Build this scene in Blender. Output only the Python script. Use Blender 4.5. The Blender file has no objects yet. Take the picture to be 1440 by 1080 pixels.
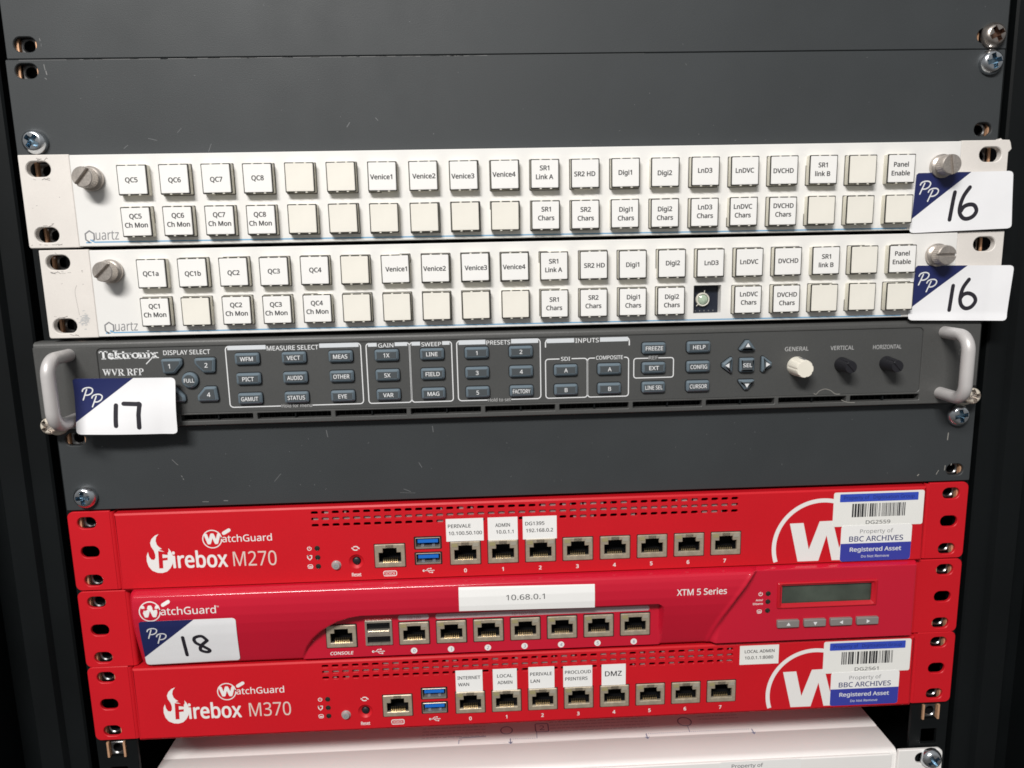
import bpy, bmesh, math, random
from mathutils import Matrix, Vector
from mathutils.geometry import tessellate_polygon

# ------------------------------------------------------------------ camera, world, lamps, exposure
S = 0.001                      # everything below is written in millimetres
scene = bpy.context.scene
COL = scene.collection
random.seed(7)

def Rcam(rx, ry, rz):
    return Matrix.Rotation(rz, 3, 'Z') @ Matrix.Rotation(rx, 3, 'X') @ Matrix.Rotation(ry, 3, 'Y')

cam_data = bpy.data.cameras.new("camera")
cam = bpy.data.objects.new("camera", cam_data)
COL.objects.link(cam)
cam_data.sensor_width = 36.0
cam_data.lens = 36.0 * 1049.72 / 1440.0
cam_data.clip_start = 0.01
cam_data.clip_end = 50.0
base = Matrix(((1, 0, 0), (0, 0, -1), (0, 1, 0)))
M3 = Rcam(-0.173911, 0.021007, -0.040020) @ base
cam.matrix_world = Matrix.Translation(Vector((-22.85, -381.29, -49.77)) * S) @ M3.to_4x4()
scene.camera = cam

world = bpy.data.worlds.new("World")
scene.world = world
world.use_nodes = True
nt = world.node_tree
bg = nt.nodes["Background"]
tc = nt.nodes.new("ShaderNodeTexCoord")
sep = nt.nodes.new("ShaderNodeSeparateXYZ")
ramp = nt.nodes.new("ShaderNodeValToRGB")
mr = nt.nodes.new("ShaderNodeMapRange")
mr.inputs[1].default_value = -1.0
mr.inputs[2].default_value = 1.0
nt.links.new(tc.outputs["Generated"], sep.inputs[0])
nt.links.new(sep.outputs[2], mr.inputs[0])
nt.links.new(mr.outputs[0], ramp.inputs[0])
nt.links.new(ramp.outputs[0], bg.inputs[0])
ramp.color_ramp.elements[0].position = 0.1
ramp.color_ramp.elements[0].color = (0.20, 0.185, 0.17, 1)
ramp.color_ramp.elements[1].position = 0.85
ramp.color_ramp.elements[1].color = (0.88, 0.90, 0.92, 1)
bg.inputs[1].default_value = 0.36

def area_lamp(name, loc, target, sx, sy, power, col):
    d = bpy.data.lights.new(name, 'AREA')
    d.shape = 'RECTANGLE'
    d.size = sx * S
    d.size_y = sy * S
    d.energy = power
    d.color = col
    o = bpy.data.objects.new(name, d)
    COL.objects.link(o)
    o.location = Vector(loc) * S
    v = (Vector(target) - Vector(loc)).normalized()
    o.rotation_euler = v.to_track_quat('-Z', 'Y').to_euler()
    return o

area_lamp("strip_lamp", (-450, -1300, 980), (0, 0, -270), 700, 200, 36.0, (1.0, 0.975, 0.94))

scene.view_settings.view_transform = 'Standard'
scene.view_settings.look = 'None'
scene.view_settings.gamma = 1.0
scene.view_settings.exposure = 0.0
scene.render.engine = 'CYCLES'
scene.cycles.filter_width = 1.7
scene.cycles.max_bounces = 8

# ------------------------------------------------------------------ materials
MATS = {}
def mat(name, col, rough=0.5, metal=0.0, spec=0.5, grain=0.0, gscale=2500.0, bump=0.0, bscale=2500.0, mottle=0.0, mscale=40.0,
        trans=0.0, coat=0.0, sss=0.0, streak=None):
    m = bpy.data.materials.new(name)
    m.use_nodes = True
    n = m.node_tree
    p = n.nodes["Principled BSDF"]
    p.inputs["Base Color"].default_value = (*col, 1)
    p.inputs["Roughness"].default_value = rough
    p.inputs["Metallic"].default_value = metal
    p.inputs["Specular IOR Level"].default_value = spec
    if trans: p.inputs["Transmission Weight"].default_value = trans
    if coat:
        p.inputs["Coat Weight"].default_value = coat
        p.inputs["Coat Roughness"].default_value = 0.12
    if sss:
        p.inputs["Subsurface Weight"].default_value = sss
        p.inputs["Subsurface Radius"].default_value = (0.004, 0.004, 0.003)
    t = n.nodes.new("ShaderNodeTexCoord")
    vec = t.outputs["Object"]
    last = None
    def noise(scale, detail=2.0, stretch=None):
        q = n.nodes.new("ShaderNodeTexNoise")
        q.inputs["Scale"].default_value = scale
        q.inputs["Detail"].default_value = detail
        if stretch:
            mp = n.nodes.new("ShaderNodeMapping")
            mp.inputs["Scale"].default_value = stretch
            n.links.new(vec, mp.inputs[0]); n.links.new(mp.outputs[0], q.inputs["Vector"])
        else:
            n.links.new(vec, q.inputs["Vector"])
        return q
    def vary(src, amount, lo=0.3, hi=0.7):
        nonlocal last
        r = n.nodes.new("ShaderNodeMapRange")
        r.inputs[1].default_value = lo; r.inputs[2].default_value = hi
        r.inputs[3].default_value = 1 - amount; r.inputs[4].default_value = 1 + amount
        n.links.new(src, r.inputs[0])
        mx = n.nodes.new("ShaderNodeVectorMath"); mx.operation = 'SCALE'
        if last is None: mx.inputs[0].default_value = col
        else: n.links.new(last, mx.inputs[0])
        n.links.new(r.outputs[0], mx.inputs["Scale"])
        last = mx.outputs[0]
    if grain: vary(noise(gscale).outputs[0], grain)
    if mottle: vary(noise(mscale, 4.0).outputs[0], mottle)
    if streak: vary(noise(streak[0], 3.0, streak[2]).outputs[0], streak[1])
    if last is not None: n.links.new(last, p.inputs["Base Color"])
    if bump:
        b = n.nodes.new("ShaderNodeBump")
        b.inputs["Strength"].default_value = bump
        b.inputs["Distance"].default_value = 0.0002
        n.links.new(noise(bscale).outputs[0], b.inputs["Height"])
        n.links.new(b.outputs[0], p.inputs["Normal"])
    if mottle:
        r = n.nodes.new("ShaderNodeMapRange")
        r.inputs[3].default_value = max(rough - 0.07, 0.03); r.inputs[4].default_value = min(rough + 0.07, 1)
        n.links.new(noise(mscale * 2.3, 4.0).outputs[0], r.inputs[0])
        n.links.new(r.outputs[0], p.inputs["Roughness"])
    MATS[name] = m
    return m

mat('grey_paint', (0.037, 0.0415, 0.0445), 0.56, spec=0.4, grain=0.10, bump=0.25, bscale=1800, mottle=0.09, mscale=18)
mat('black_paint', (0.0042, 0.0054, 0.0060), 0.5, spec=0.22, grain=0.1, mottle=0.25, mscale=14, bump=0.15)
mat('black_void', (0.004, 0.004, 0.0045), 0.8)
mat('white_paint', (0.80, 0.79, 0.77), 0.42, mottle=0.025, mscale=25, bump=0.06, bscale=1500)
mat('ear_paint', (0.74, 0.70, 0.66), 0.5, mottle=0.04, mscale=60, bump=0.2, bscale=900, grain=0.02)
mat('cap_white', (0.88, 0.87, 0.85), 0.35, mottle=0.015, mscale=50)
mat('cap_cream', (0.84, 0.81, 0.735), 0.32, mottle=0.035, mscale=60)
mat('sleeve', (0.72, 0.69, 0.58), 0.25, coat=0.4, mottle=0.06, mscale=200)
mat('gasket', (0.030, 0.028, 0.024), 0.5, spec=0.3, grain=0.2, gscale=900)
mat('clear_edge', (0.72, 0.70, 0.62), 0.2, coat=0.5)
mat('legend_ink', (0.022, 0.022, 0.024), 0.7)
mat('grey_ink', (0.22, 0.22, 0.23), 0.6)
mat('blue_ink', (0.16, 0.38, 0.60), 0.6)
mat('nickel', (0.55, 0.50, 0.455), 0.36, 0.75, grain=0.12, gscale=1200, bump=0.15, bscale=2500, mottle=0.08, mscale=150)
mat('zinc', (0.72, 0.75, 0.78), 0.20, 1.0, mottle=0.15, mscale=300, bump=0.12, bscale=900)
mat('zinc_worn', (0.50, 0.45, 0.41), 0.34, 1.0, mottle=0.2, mscale=300, bump=0.2, bscale=900)
mat('cage_steel', (0.86, 0.50, 0.30), 0.35, 0.5, mottle=0.15, mscale=250)
mat('copper_plate', (0.66, 0.34, 0.20), 0.4, 0.8, mottle=0.15, mscale=250)
mat('washer_plastic', (0.62, 0.56, 0.47), 0.4)
mat('recess_steel', (0.24, 0.33, 0.40), 0.35, 1.0, mottle=0.3, mscale=500)  # shade and bluish reflection of the screw recess put into its colour
mat('recess_rust', (0.17, 0.10, 0.07), 0.5, 0.8, mottle=0.3, mscale=500)  # darker brown in the recess of the worn screw
mat('nut_dark', (0.22, 0.22, 0.22), 0.3, 1.0, mottle=0.2, mscale=300)  # nut metal darkened to paint in the shade behind the slots
mat('tek_paint', (0.074, 0.0745, 0.0725), 0.46, grain=0.10, bump=0.3, bscale=2200, mottle=0.06, mscale=25)
mat('tek_face', (0.064, 0.0655, 0.0645), 0.55, grain=0.08, bump=0.12, bscale=2600, mottle=0.04, mscale=25)
mat('key_rubber', (0.130, 0.172, 0.205), 0.4, coat=0.25, mottle=0.04, mscale=150)
mat('key_top', (0.070, 0.080, 0.087), 0.35, coat=0.15)
mat('print_white', (0.78, 0.79, 0.80), 0.6)
mat('print_grey', (0.50, 0.50, 0.50), 0.6)
mat('print_band', (0.66, 0.69, 0.72), 0.5)
mat('knob_cream', (0.83, 0.79, 0.69), 0.38, mottle=0.03, mscale=120)
mat('knob_black', (0.014, 0.014, 0.018), 0.42, bump=0.1)
mat('handle_metal', (0.56, 0.54, 0.535), 0.40, 0.2, mottle=0.05, mscale=90, bump=0.08)
mat('red_paint', (0.585, 0.0085, 0.017), 0.45, spec=0.32, mottle=0.03, mscale=22, bump=0.10, bscale=1700, grain=0.03)
mat('red_plastic', (0.56, 0.008, 0.031), 0.22, spec=0.5, coat=0.5, mottle=0.03, mscale=16)
mat('print_red_white', (0.84, 0.82, 0.80), 0.5)
mat('print_silver', (0.74, 0.60, 0.54), 0.45)
mat('pill_grey', (0.55, 0.42, 0.44), 0.5)
mat('pill_ink', (0.35, 0.06, 0.10), 0.6)
mat('port_metal', (0.56, 0.48, 0.365), 0.38, 0.55, mottle=0.15, mscale=160, grain=0.08, gscale=900)
mat('port_bright', (0.70, 0.64, 0.54), 0.30, 0.8, mottle=0.1, mscale=160)
mat('port_black', (0.007, 0.007, 0.008), 0.6, spec=0.15)
mat('gold', (0.80, 0.62, 0.34), 0.3, 1.0)
mat('led_amber', (0.33, 0.29, 0.15), 0.3)
mat('led_clear', (0.36, 0.33, 0.27), 0.3)
mat('led_dark', (0.018, 0.022, 0.016), 0.2, coat=0.5)
mat('usb_blue', (0.012, 0.15, 0.60), 0.35)
mat('silver_plastic', (0.55, 0.54, 0.53), 0.3, 0.5)
mat('lcd_frame', (0.50, 0.006, 0.016), 0.3, coat=0.3)
mat('lcd_glass', (0.062, 0.078, 0.062), 0.06, mottle=0.35, mscale=55, coat=0.6)  # broad mottle painted in place of uneven reflections on the glass
mat('lcd_green', (0.05, 0.16, 0.09), 0.08, coat=0.6)
mat('button_grey', (0.23, 0.215, 0.205), 0.4)
mat('paper', (0.88, 0.88, 0.90), 0.5, mottle=0.015, mscale=40, bump=0.35, bscale=70)
mat('label_white', (0.89, 0.885, 0.87), 0.45, mottle=0.01)
mat('label_aged', (0.85, 0.845, 0.81), 0.45, mottle=0.02)
mat('tag_navy', (0.013, 0.020, 0.105), 0.45)
mat('marker_ink', (0.018, 0.016, 0.024), 0.5)
mat('asset_blue', (0.035, 0.075, 0.50), 0.45)
mat('asset_navy', (0.040, 0.050, 0.36), 0.45)
mat('asset_text_dark', (0.012, 0.020, 0.14), 0.6)
mat('box_white', (0.88, 0.86, 0.84), 0.4, mottle=0.02, mscale=20, bump=0.06)
mat('box_ink', (0.58, 0.56, 0.58), 0.7)
mat('box_blue_ink', (0.30, 0.32, 0.46), 0.7)
mat('vent_grey', (0.40, 0.34, 0.33), 0.5, 0.2, mottle=0.2, mscale=200)
mat('scuff', (0.13, 0.135, 0.14), 0.6)
mat('scuff_dark', (0.22, 0.20, 0.19), 0.7, mottle=0.3, mscale=400)
mat('scratch_bright', (0.20, 0.20, 0.20), 0.4)  # scratches, and the painted glint on a blank panel's top edge
mat('dust', (0.26, 0.25, 0.23), 0.9)
mat('pcb', (0.006, 0.010, 0.022), 0.5)
mat('led_lens', (0.42, 0.52, 0.40), 0.15, coat=0.5, mottle=0.2, mscale=900)

# ------------------------------------------------------------------ object helpers
ORG = {}
def link(o, parent=None, org=None):
    COL.objects.link(o)
    po = ORG.get(parent.name, Vector((0, 0, 0))) if parent else Vector((0, 0, 0))
    org = Vector(org) if org is not None else po.copy()
    o.location = (org - po) * S
    if parent: o.parent = parent
    ORG[o.name] = org
    return o

def tag(o, label, cat, group=None, kind=None):
    if label: o['label'] = label
    if cat: o['category'] = cat
    if group: o['group'] = group
    if kind: o['kind'] = kind
    return o

def thing(name, label, cat, org, group=None, kind=None):
    o = bpy.data.objects.new(name, None)
    o.empty_display_size = 0.01
    link(o, None, org)
    return tag(o, label, cat, group, kind)

def mesh_of(name, bm, mats, org=(0, 0, 0), smooth=None, fix=True):
    if fix: bmesh.ops.recalc_face_normals(bm, faces=bm.faces[:])
    bmesh.ops.translate(bm, verts=bm.verts[:], vec=-Vector(org))
    bmesh.ops.scale(bm, verts=bm.verts[:], vec=(S, S, S))
    me = bpy.data.meshes.new(name)
    bm.to_mesh(me); bm.free()
    for m in (mats if isinstance(mats, (list, tuple)) else [mats]):
        me.materials.append(MATS[m])
    if smooth is not None:
        me.polygons.foreach_set('use_smooth', [True] * len(me.polygons))
        me.set_sharp_from_angle(angle=math.radians(smooth))
    return me

def put(name, bm, mats, parent=None, org=None, smooth=None, fix=True):
    o = org if org is not None else (ORG[parent.name] if parent else Vector((0, 0, 0)))
    me = mesh_of(name, bm, mats, o, smooth, fix)
    ob = bpy.data.objects.new(name, me)
    return link(ob, parent, o)

def inst(name, me, parent, at, rot=None):
    ob = bpy.data.objects.new(name, me)
    link(ob, parent, at)
    if rot: ob.rotation_euler = rot
    return ob

def new(): return bmesh.new()

# ------------------------------------------------------------------ shape helpers (x right, y into the rack, z up)
def box(bm, x0, x1, y0, y1, z0, z1, mi=0):
    v = [bm.verts.new(p) for p in ((x0,y0,z0),(x1,y0,z0),(x1,y1,z0),(x0,y1,z0),(x0,y0,z1),(x1,y0,z1),(x1,y1,z1),(x0,y1,z1))]
    for f in ((0,1,5,4),(1,2,6,5),(2,3,7,6),(3,0,4,7),(4,5,6,7),(3,2,1,0)):
        bm.faces.new([v[i] for i in f]).material_index = mi

def rrect(x0, x1, z0, z1, r, n=4):
    if x1 < x0: x0, x1 = x1, x0
    if z1 < z0: z0, z1 = z1, z0
    rs = r if isinstance(r, (list, tuple)) else (r, r, r, r)      # bottom-left, bottom-right, top-right, top-left
    out = []
    for (cx, cz, a0, q) in ((x0, z0, 180, rs[0]), (x1, z0, 270, rs[1]), (x1, z1, 0, rs[2]), (x0, z1, 90, rs[3])):
        sx = 1 if cx == x0 else -1; sz = 1 if cz == z0 else -1
        if q <= 0: out.append((cx, cz)); continue
        for i in range(n + 1):
            a = math.radians(a0 + 90 * i / n)
            out.append((cx + sx * q + q * math.cos(a), cz + sz * q + q * math.sin(a)))
    return out

def circle(cx, cz, r, n=24, sx=1.0):
    return [(cx + r * sx * math.cos(2 * math.pi * i / n), cz + r * math.sin(2 * math.pi * i / n)) for i in range(n)]

def area2(p): return sum(p[i][0] * p[(i + 1) % len(p)][1] - p[(i + 1) % len(p)][0] * p[i][1] for i in range(len(p))) / 2

def offset(p, d):
    """move a counter-clockwise outline inwards by d"""
    n = len(p); out = []
    for i in range(n):
        a, b, c = Vector(p[i - 1]), Vector(p[i]), Vector(p[(i + 1) % n])
        e1 = (b - a); e2 = (c - b)
        if e1.length < 1e-6 or e2.length < 1e-6: out.append(tuple(b)); continue
        e1.normalize(); e2.normalize()
        n1 = Vector((-e1.y, e1.x)); n2 = Vector((-e2.y, e2.x))
        m = (n1 + n2)
        if m.length < 1e-6: out.append(tuple(b)); continue
        m.normalize()
        k = d / max(m.dot(n1), 0.4)
        out.append((b.x + m.x * k, b.y + m.y * k))
    return out

def tess(bm, loops, y, mi=0, flip=False):
    vs = [[bm.verts.new((x, y if not callable(y) else y(x, z), z)) for x, z in l] for l in loops]
    flat = [v for l in vs for v in l]
    for t in tessellate_polygon([[Vector((x, z, 0)) for x, z in l] for l in loops]):
        try:
            f = bm.faces.new([flat[i] for i in t]); f.material_index = mi
        except ValueError: pass
    return vs

def plate(bm, outer, holes=(), yf=0.0, yb=2.0, c=0.25, hc=0.0, mi=0, back=True, side_mi=None, ci=None):
    """sheet with holes: front at yf, back at yb, chamfer c on the outline and hc on the holes"""
    if side_mi is None: side_mi = mi
    if area2(outer) < 0: outer = outer[::-1]
    hs = [h if area2(h) > 0 else h[::-1] for h in holes]
    front = [offset(outer, ci or c) if c else outer] + [offset(h, -hc) if hc else h for h in hs]
    fv = tess(bm, front, yf, mi)
    full = [outer] + hs
    for k, l in enumerate(full):
        cc = c if k == 0 else hc
        cur = fv[k]
        if cc:
            nxt = [bm.verts.new((x, yf + cc, z)) for x, z in l]
            for i in range(len(l)):
                j = (i + 1) % len(l)
                bm.faces.new((cur[i], cur[j], nxt[j], nxt[i])).material_index = mi
            cur = nxt
        nxt = [bm.verts.new((x, yb, z)) for x, z in l]
        for i in range(len(l)):
            j = (i + 1) % len(l)
            bm.faces.new((cur[i], cur[j], nxt[j], nxt[i])).material_index = side_mi
        full[k] = nxt
    if back:
        flat = [v for l in full for v in l]
        for t in tessellate_polygon([[Vector((v.co.x, v.co.z, 0)) for v in l] for l in full]):
            try: bm.faces.new([flat[i] for i in t]).material_index = mi
            except ValueError: pass

def lathe(bm, prof, cx, cz, n=32, mi=0, sq=None):
    """profile of (radius, y), revolved about the y axis through cx, cz"""
    rings = []
    for r, y in prof:
        if r < 1e-5: rings.append([bm.verts.new((cx, y, cz))]); continue
        rings.append([bm.verts.new((cx + r * math.cos(2*math.pi*i/n), y, cz + r * math.sin(2*math.pi*i/n))) for i in range(n)])
    for a, b in zip(rings, rings[1:]):
        for i in range(n):
            j = (i + 1) % n
            if len(a) == 1 and len(b) == 1: continue
            if len(a) == 1: f = (a[0], b[i], b[j])
            elif len(b) == 1: f = (a[i], a[j], b[0])
            else: f = (a[i], a[j], b[j], b[i])
            bm.faces.new(f).material_index = mi

def tube(bm, pts, r, n=16, mi=0):
    P = [Vector(p) for p in pts]; rings = []
    up = Vector((1, 0.13, 0.07)).normalized()
    for i, p in enumerate(P):
        t = (P[min(i + 1, len(P) - 1)] - P[max(i - 1, 0)]).normalized()
        a = (up - t * up.dot(t)).normalized(); b = t.cross(a)
        rings.append([bm.verts.new(p + (a * math.cos(2*math.pi*k/n) + b * math.sin(2*math.pi*k/n)) * r) for k in range(n)])
    for u, v in zip(rings, rings[1:]):
        for k in range(n):
            j = (k + 1) % n
            bm.faces.new((u[k], u[j], v[j], v[k])).material_index = mi
    bm.faces.new(rings[0]).material_index = mi; bm.faces.new(rings[-1][::-1]).material_index = mi

def dense(pts, step):
    out = []
    n = len(pts)
    for i in range(n - 1):
        a, b = Vector(pts[i]), Vector(pts[i + 1])
        k = max(1, int((b - a).length / step))
        out += [tuple(a.lerp(b, j / k)) for j in range(k)]
    return out + [tuple(pts[-1])]

def smooth_line(pts, k=6):
    """Catmull-Rom through the points"""
    P = [Vector(p) for p in pts]; out = []
    for i in range(len(P) - 1):
        p0 = P[max(i - 1, 0)]; p1 = P[i]; p2 = P[i + 1]; p3 = P[min(i + 2, len(P) - 1)]
        for j in range(k):
            t = j / k
            out.append(tuple(0.5 * ((2*p1) + (p2 - p0)*t + (2*p0 - 5*p1 + 4*p2 - p3)*t*t + (3*p1 - p0 - 3*p2 + p3)*t*t*t)))
    return out + [tuple(P[-1])]

def stroke(bm, pts, w, y, mi=0, cap=True, closed=False):
    """flat ribbon of width w along (x, z) points; y is a number or y(x, z)"""
    P = [Vector(p) for p in pts]
    if closed: P = P + [P[0], P[1]]
    L, R = [], []
    Y = y if callable(y) else (lambda a, b: y)
    for i, p in enumerate(P):
        t = (P[min(i + 1, len(P) - 1)] - P[max(i - 1, 0)])
        if t.length < 1e-7: t = Vector((1, 0))
        t.normalize(); nn = Vector((-t.y, t.x)) * (w / 2)
        a, b = p + nn, p - nn
        L.append(bm.verts.new((a.x, Y(a.x, a.y), a.y))); R.append(bm.verts.new((b.x, Y(b.x, b.y), b.y)))
    rng = range(len(P) - 1)
    for i in rng: bm.faces.new((L[i], R[i], R[i+1], L[i+1])).material_index = mi
    if cap and not closed:
        for (p, q, va, vb) in ((P[0], P[1], L[0], R[0]), (P[-1], P[-2], R[-1], L[-1])):
            t = (p - q).normalized(); nn = Vector((-t.y, t.x)) * (w / 2)
            fan = []
            for k in range(1, 5):
                a = math.pi * k / 5
                d = p + (t * math.sin(a) * (w / 2)) + ((va.co.xz - p) * math.cos(a) if True else nn)
                fan.append(bm.verts.new((d.x, Y(d.x, d.y), d.y)))
            bm.faces.new([va] + fan + [vb]).material_index = mi

_txt = {}
try:       # the grotesque that ships inside Blender; its built-in face otherwise
    import os
    _f = os.path.join(bpy.utils.system_resource('DATAFILES', path='fonts'), 'NotoSansHebrew-Regular.woff2')
    FONT = bpy.data.fonts.load(_f) if os.path.exists(_f) else None
except Exception:
    FONT = None
def _caph():
    c = bpy.data.curves.new('text', 'FONT'); c.body = 'H'; c.size = 1.0
    if FONT: c.font = FONT
    o = bpy.data.objects.new('text', c); me = bpy.data.meshes.new_from_object(o)
    h = max((v.co.y for v in me.vertices), default=0.682)
    bpy.data.objects.remove(o); bpy.data.meshes.remove(me); bpy.data.curves.remove(c)
    return h or 0.682
CAPH = _caph()
def text_raw(s):
    key = s
    if key not in _txt:
        c = bpy.data.curves.new('text', 'FONT')
        c.body = s; c.size = 1.0; c.resolution_u = 3
        if FONT: c.font = FONT
        o = bpy.data.objects.new('text', c)
        me = bpy.data.meshes.new_from_object(o)
        vs = [tuple(v.co) for v in me.vertices]; fs = [tuple(p.vertices) for p in me.polygons]
        bpy.data.objects.remove(o); bpy.data.meshes.remove(me); bpy.data.curves.remove(c)
        _txt[key] = (vs, fs)
    return _txt[key]

def text(bm, s, x, z, h, y, w=None, align='L', bold=0.0, mi=0, slant=0.0, sxf=1.0, rise=0.0):
    """one line of print: baseline z, capital height h, optionally fitted to width w; rise is a slope along the line"""
    vs, fs = text_raw(s)
    if not vs: return
    k = h / CAPH
    x0 = min(v[0] for v in vs); x1 = max(v[0] for v in vs)
    kx = (w / (x1 - x0)) if w else k * sxf
    W = (x1 - x0) * kx
    ox = {'L': x, 'C': x - W / 2, 'R': x - W}[align]
    Y = y if callable(y) else (lambda a, b: y)
    copies = [(0, 0)]
    if bold > 0:       # heavier letters: the same outline laid a hair apart
        copies += [(bold * math.cos(t), bold * math.sin(t) * .8) for t in [2 * math.pi * q / 6 for q in range(6)]]
    for n_, (da, db) in enumerate(copies):
        nv = []
        for a, b, _ in vs:
            a += da; b += db
            px = ox + (a - x0) * kx + slant * b * k; pz = z + b * k + rise * (a - x0) * kx
            nv.append(bm.verts.new((px, Y(px, pz) - .002 * n_, pz)))
        for f in fs:
            try: bm.faces.new([nv[i] for i in f]).material_index = mi
            except ValueError: pass

SER = {  # stems of a slab-serif face: width, heavy strokes, thin strokes, serif feet (x, z)
 'T': (0.78, [[(0.39, 0), (0.39, 1)]], [[(0.02, 0.95), (0.76, 0.95)], [(0.04, 0.74), (0.04, 1)], [(0.74, 0.74), (0.74, 1)]], [(0.39, 0)]),
 'e': (0.58, [[(0.08, 0.36), (0.10, 0.16), (0.28, 0.04), (0.52, 0.12)], [(0.08, 0.36), (0.14, 0.58), (0.30, 0.66)]], [[(0.30, 0.66), (0.46, 0.58), (0.50, 0.38), (0.10, 0.38)]], []),
 'k': (0.66, [[(0.16, 0), (0.16, 1)], [(0.26, 0.36), (0.52, 0.03)]], [[(0.16, 0.26), (0.50, 0.62)]], [(0.16, 0), (0.52, 0), (0.50, 0.64), (0.12, 0.98)]),
 't': (0.42, [[(0.18, 0.9), (0.18, 0.14), (0.28, 0.04), (0.38, 0.08)]], [[(0.02, 0.62), (0.38, 0.62)]], []),
 'r': (0.52, [[(0.16, 0), (0.16, 0.66)], [(0.36, 0.58), (0.46, 0.60)]], [[(0.18, 0.44), (0.32, 0.64), (0.46, 0.62)]], [(0.16, 0), (0.12, 0.64)]),
 'o': (0.64, [[(0.09, 0.5), (0.06, 0.34), (0.12, 0.14)], [(0.54, 0.54), (0.58, 0.34), (0.52, 0.14)]], [[(0.09, 0.5), (0.2, 0.63), (0.32, 0.66), (0.44, 0.63), (0.54, 0.54)], [(0.12, 0.14), (0.22, 0.05), (0.32, 0.03), (0.42, 0.05), (0.52, 0.14)]], []),
 'n': (0.72, [[(0.16, 0), (0.16, 0.66)], [(0.54, 0), (0.54, 0.46)]], [[(0.18, 0.46), (0.30, 0.62), (0.44, 0.63), (0.54, 0.46)]], [(0.16, 0), (0.54, 0), (0.12, 0.64)]),
 'i': (0.34, [[(0.17, 0), (0.17, 0.66)], [(0.17, 0.84), (0.17, 0.94)]], [], [(0.17, 0), (0.13, 0.64)]),
 'x': (0.66, [[(0.14, 0.64), (0.52, 0.02)]], [[(0.14, 0.02), (0.50, 0.64)]], [(0.12, 0), (0.54, 0), (0.13, 0.64), (0.50, 0.64)]),
 'W': (1.12, [[(0.12, 0.98), (0.34, 0.04)], [(0.56, 0.98), (0.78, 0.04)]], [[(0.34, 0.04), (0.56, 0.98)], [(0.78, 0.04), (1.0, 0.98)]], [(0.12, 0.98), (0.56, 0.98), (1.0, 0.98)]),
 'V': (0.84, [[(0.12, 0.98), (0.42, 0.04)]], [[(0.42, 0.04), (0.72, 0.98)]], [(0.12, 0.98), (0.72, 0.98)]),
 'R': (0.82, [[(0.18, 0), (0.18, 0.98)], [(0.56, 0.9), (0.64, 0.74), (0.56, 0.56)], [(0.36, 0.5), (0.68, 0.02)]], [[(0.18, 0.96), (0.46, 0.96), (0.56, 0.9)], [(0.56, 0.56), (0.46, 0.5), (0.18, 0.5)]], [(0.18, 0), (0.16, 0.98), (0.70, 0)]),
 'F': (0.68, [[(0.18, 0), (0.18, 0.98)]], [[(0.1, 0.96), (0.6, 0.96)], [(0.6, 0.96), (0.6, 0.76)], [(0.18, 0.5), (0.46, 0.5)], [(0.46, 0.4), (0.46, 0.6)]], [(0.18, 0)]),
 'P': (0.70, [[(0.18, 0), (0.18, 0.98)], [(0.54, 0.9), (0.62, 0.72), (0.54, 0.52)]], [[(0.18, 0.96), (0.44, 0.96), (0.54, 0.9)], [(0.54, 0.52), (0.44, 0.46), (0.18, 0.46)]], [(0.18, 0)]),
 ' ': (0.36, [], [], [])}
def serif_text(bm, s, x, z, h, w, y, heavy, mi=0):
    tot = sum(SER[c][0] for c in s); k = w / tot
    for c in s:
        wd, hv, th, ft = SER[c]
        for l in hv: stroke(bm, [(x + a * k, z + b * h) for a, b in l], heavy, y, mi, cap=False)
        for l in th: stroke(bm, [(x + a * k, z + b * h) for a, b in l], heavy * 0.45, y, mi, cap=False)
        for a, b in ft: stroke(bm, [(x + a * k - heavy * 1.05, z + b * h), (x + a * k + heavy * 1.05, z + b * h)], heavy * 0.42, y, mi, cap=False)
        x += wd * k

U = 44.45

# ------------------------------------------------------------------ the rack itself
rack = thing('equipment_rack', 'black steel equipment rack frame with square-holed rails framing the stacked units', 'rack', (0, 0, -400), None, 'structure')
def hole_zs(top, n):
    out = []
    for k in range(n):
        zt = top - U * k
        out += [zt - 6.35, zt - 22.225, zt - 38.1]
    return out
for sx in (-1, 1):
    bm = new()
    zs = hole_zs(2 * U, 12)
    holes = [rrect(232.2*sx - 4.75, 232.2*sx + 4.75, z - 4.75, z + 4.75, 0.4, 1) for z in zs]
    plate(bm, rrect(min(221*sx, 243*sx), max(221*sx, 243*sx), -460, 100, 0), holes, 3.0, 5.0, 0.2)
    put('mounting_rail', bm, 'black_paint', rack)
    bm = new()     # folded post beside the rail
    prof2 = [(243 + 0.2, 5), (243.2, 26), (250, 26), (251, 25), (251, 10), (252, 9), (262, 9), (264, 6), (276, 6), (277, 7), (277, 28), (300, 28), (301, -6), (303, -8), (332, -8), (332, 80), (243.2, 80)]
    lo = [bm.verts.new((sx * a, b, -460)) for a, b in prof2]; hi = [bm.verts.new((sx * a, b, 100)) for a, b in prof2]
    for i in range(len(prof2)):
        j = (i + 1) % len(prof2); bm.faces.new((lo[i], lo[j], hi[j], hi[i]))
    put('post', bm, 'black_paint', rack)
    bm = new()
    box(bm, min(333*sx, 336*sx), max(333*sx, 336*sx), -12, 700, -460, 100)
    put('side_panel', bm, 'black_paint', rack)  # unseen side sheet, added to keep world light out of the rack
bm = new(); box(bm, -336, 336, 700, 703, -460, 100); put('rear_panel', bm, 'black_void', rack)  # rear, top and bottom sheets: unseen, added to block world light
bm = new(); box(bm, -336, 336, -12, 703, 100.5, 104); put('top_panel', bm, 'black_paint', rack)
bm = new(); box(bm, -336, 336, -12, 703, -464, -460.5); put('bottom_panel', bm, 'black_paint', rack)

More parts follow.
